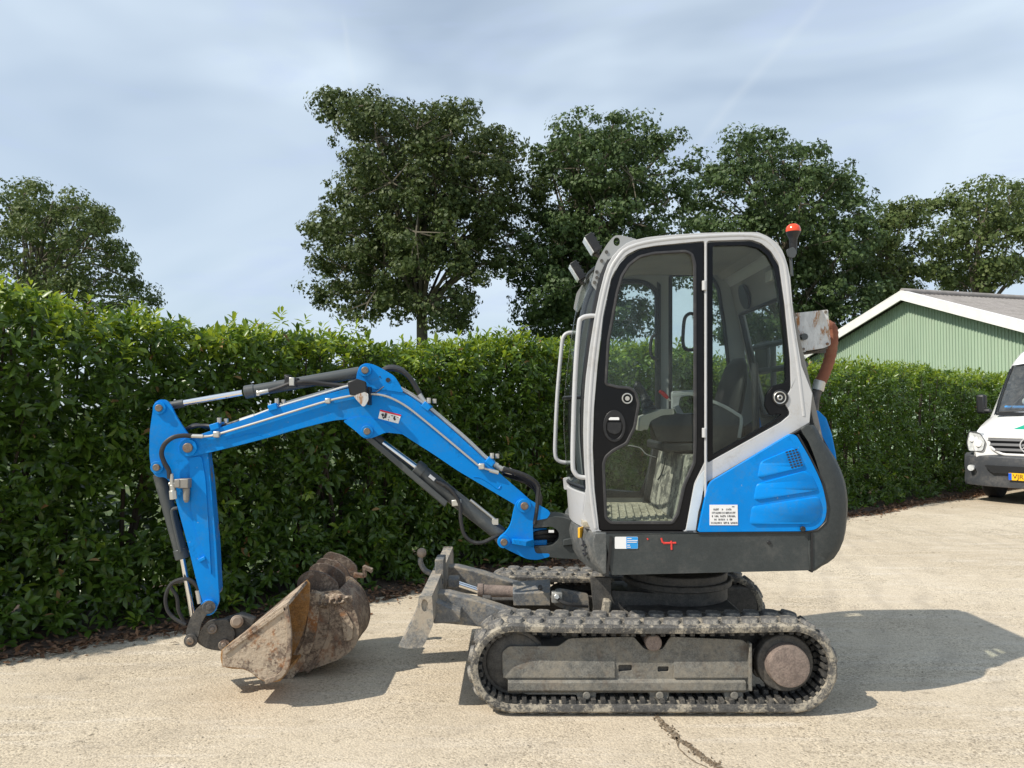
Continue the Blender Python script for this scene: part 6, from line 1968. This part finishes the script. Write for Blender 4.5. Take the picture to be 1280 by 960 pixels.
# ---- fitted bucket (near side plate, far side plate, back and floor sheets)
Y1, W1 = 3.985, 0.40
side = [(278, 812, 1), (278, 833, 2), (302, 835, 4), (316, 841, 5), (323, 848, 6), (336, 853, 6), (350, 850, 6), (359, 840, 6), (363.5, 824, 8), (364.5, 800, 8), (363, 780, 8), (359, 753, 2), (342, 765, 1)]
so = rc(side, 4, 4)
mb = MB(); mb.plate([P(x, y, Y1) for x, y in so], (0, .016, 0)); bkt = mb.build('fitted_bucket', mBucket, EX)
fso = rc([(287, 803, 1), (287, 815, 2), (310, 822, 4), (325, 828, 5), (340, 837, 5), (352, 836, 5), (362, 826, 6), (370, 811, 8), (379, 790, 8), (386, 760, 8), (387, 729, 2), (383, 725, 1), (366, 738, 1)], 4, 4)
mb = MB(); mb.plate([P(x, y, Y1 + W1) for x, y in fso], (0, .016, 0)); mb.build('far_side', mBucketRust, bkt)
mb = MB()
na = [P(x, y, Y1) + YV * .012 for x, y in [(278.5, 812), (342, 765), (359.5, 753)]]; fa = [P(x, y, Y1 + W1) for x, y in [(287, 803.5), (366, 738.5), (383, 725.5)]]
rows = [[q.lerp(r, k / 4) for q, r in zip(na, fa)] for k in range(5)]
mb.loft([row + [q + Vector((.008, 0, -.014)) for q in reversed(row)] for row in rows])
mb.build('back_sheet', mBucket, bkt, bevel=.002)
mb = MB(); mb.strip([P(x, y, Y1) - YV * .010 for x, y in [(279, 815), (300, 799), (342, 768.5), (356, 758)]], (0, .011, 0), .016, 1); mb.build('rim_bar', mBucket, bkt, bevel=.002)
mb = MB()
mb.strip([P(x, y, Y1) + YV * .014 for x, y in sm([(279, 814), (279, 832), (302, 834), (316, 840), (324, 847), (336, 851), (349, 849)], 2)], (0, W1 - .012, 0), .014, 1)
mb.build('floor_sheet', mBucketRust, bkt)
mb = MB(); mb.strip([P(x, y, Y1) - YV * .010 for x, y in sm([(331, 849), (343, 845), (352, 838), (357.5, 824), (359, 800), (358, 780), (354, 757)], 3)], (0, .012, 0), .024, 1); mb.build('wear_edge', mBucketDark, bkt, bevel=.002)
mb = MB(); q = P(345, 800, Y1); mb.build('mud_clod', mBucket, bkt) if False else None


mEar = M('dark_ear_steel', (0.095, 0.068, 0.052), 0.7, var=0.25, dirt=(0.30, 0.24, 0.185), dlo=0.50, dhi=0.64, damt=0.8, dscale=9, rust=(0.16, 0.075, 0.04), rlo=0.54, rhi=0.66, rscale=6, bump=0.5, bscale=50, grit=0.6)
# ---- loose buckets behind it
def loose_bucket(name, label, Y0, W, dx, dy, mat, ears, latch, scale_y=4.45):
    root = thing(name, label, 'bucket', Vector((P(400, 800, Y0).x, Y0 + W / 2, 0)), group='loose digging buckets on the concrete')
    S = lambda x, y: Vector((P(x, y, scale_y).x + dx, Y0, P(x, y, scale_y).z + dy))
    sd_ = rc([(346, 847, 2), (362, 824, 8), (374, 797, 8), (380, 768, 8), (384, 742, 2), (404, 740, 4), (422, 738, 4), (438, 752, 8), (447, 774, 8), (449, 793, 8), (443, 811, 8), (424, 825, 8), (388, 838, 4)], 6, 5)
    for k, y in enumerate((0, W - .014)):
        mb = MB(); mb.plate([S(x, y_) + YV * y for x, y_ in sd_], (0, .014, 0)); mb.build('side_plate', mat, root)
    mb = MB()
    mb.strip([S(x, y) + YV * .012 for x, y in sm([(347, 846), (388, 836), (424, 823), (442, 809), (447.5, 793), (445.5, 775), (437, 754), (421, 740)], 4)], (0, W - .024, 0), .012, -1)
    mb.build('shell', mat, root)
    mb = MB(); mb.strip([S(x, y) - YV * .012 for x, y in sm([(386, 741), (385, 768), (380, 797), (369, 822), (350, 846)], 4)], (0, .016, 0), .06, -1); mb.build('edge_strip', mBucket, root, bevel=.003)
    mb = MB(); mb.strip([S(x, y) - YV * .008 for x, y in sm([(406, 745), (412, 768), (408, 797), (397, 820), (380, 838)], 4)], (0, .012, 0), .03, -1); mb.build('rib', mat, root, bevel=.003)
    mb = MB(); mb.plate([S(x, y) - YV * .010 for x, y in rc([(420, 752), (432, 764), (442, 782), (440, 800), (430, 802), (428, 780)], 4)], (0, .012, 0)); mb.build('wear_patch', mBucket, root, bevel=.004)
    if latch is None:
        mb = MB()
        rs2 = random.Random(3)
        nu_, nv2 = 22, 9
        vs = []
        for j in range(nv2):
            for i in range(nu_):
                u_, v_ = i / (nu_ - 1), j / (nv2 - 1)
                edge = min(1, 4 * u_, 4 * (1 - u_), 3.5 * v_, 3.5 * (1 - v_))
                h = edge * (.010 + .018 * rs2.random() + .010 * math.sin(i * 1.7 + j))
                vs.append(S(388 + 52 * u_ + rs2.uniform(-1, 1), 738 + 7 * u_ + (16 + 6 * math.sin(u_ * 5)) * v_ + rs2.uniform(-1, 1)) - YV * h)
        mb.add(vs, [(j * nu_ + i, j * nu_ + i + 1, (j + 1) * nu_ + i + 1, (j + 1) * nu_ + i) for j in range(nv2 - 1) for i in range(nu_ - 1)])
        mb.build('dried_mud', mBucket, root, recalc=False, angle=60)
    for (pts, ye) in ears:
        mb = MB()
        mb.plate([P(x, y, ye) for x, y in rc(pts, 4)], (0, .022, 0))
        mb.build('ear', mEar, root, bevel=.005)
    if ears:
        ya, yb = ears[0][1], ears[1][1]
        mb = MB()
        q = ears[0][0]
        cx = sum(p[0] for p in q) / len(q); cy = sum(p[1] for p in q) / len(q)
        c = P(cx - 4, cy - 2, ya) + YV * .03; mb.cyl(c, c + YV * (yb - ya - .03), .03, n=14)
        mb.build('hook_tube', mat, root)
    if latch:
        mb = MB()
        for path in latch:
            mb.plate([P(x, y, Y0 + W - .05) for x, y in path], (0, .05, 0))
        mb.build('latch', mBucketDark, root, bevel=.003)
    return root


loose_bucket('digging_bucket', 'mud-caked digging bucket lying next to the fitted bucket, its side plate facing us', 4.46, .36, 0, 0, mBucketDark,
             [([(371, 732), (372, 724), (377, 718), (385, 714), (395, 714), (408, 718), (421, 728), (424, 742), (405, 762), (385, 760)], 4.50),
              ([(385, 716), (388, 708), (395, 704.5), (408, 705), (420, 710), (431, 719), (432, 738), (410, 750), (390, 745)], 4.70)], None)
loose_bucket('digging_bucket', 'rusty brown bucket behind the mud-caked one, with a bent latch on its ears', 4.86, .18, -0.09, 0.0, mBucketDark,
             [([(394, 706), (398, 699), (405, 698), (420, 702), (432, 710), (437, 720), (436, 740), (410, 740)], 4.86),
              ([(403, 697), (407, 692), (412, 690), (427, 694), (437, 700), (446, 708), (446, 726), (434, 740), (410, 730)], 5.02)],
             [[(442, 716), (455, 719), (455, 723), (442, 722)], [(453, 708), (456, 708), (457, 722), (453, 723)], [(455, 708), (465, 712), (464, 717), (461, 715), (455, 712)]])
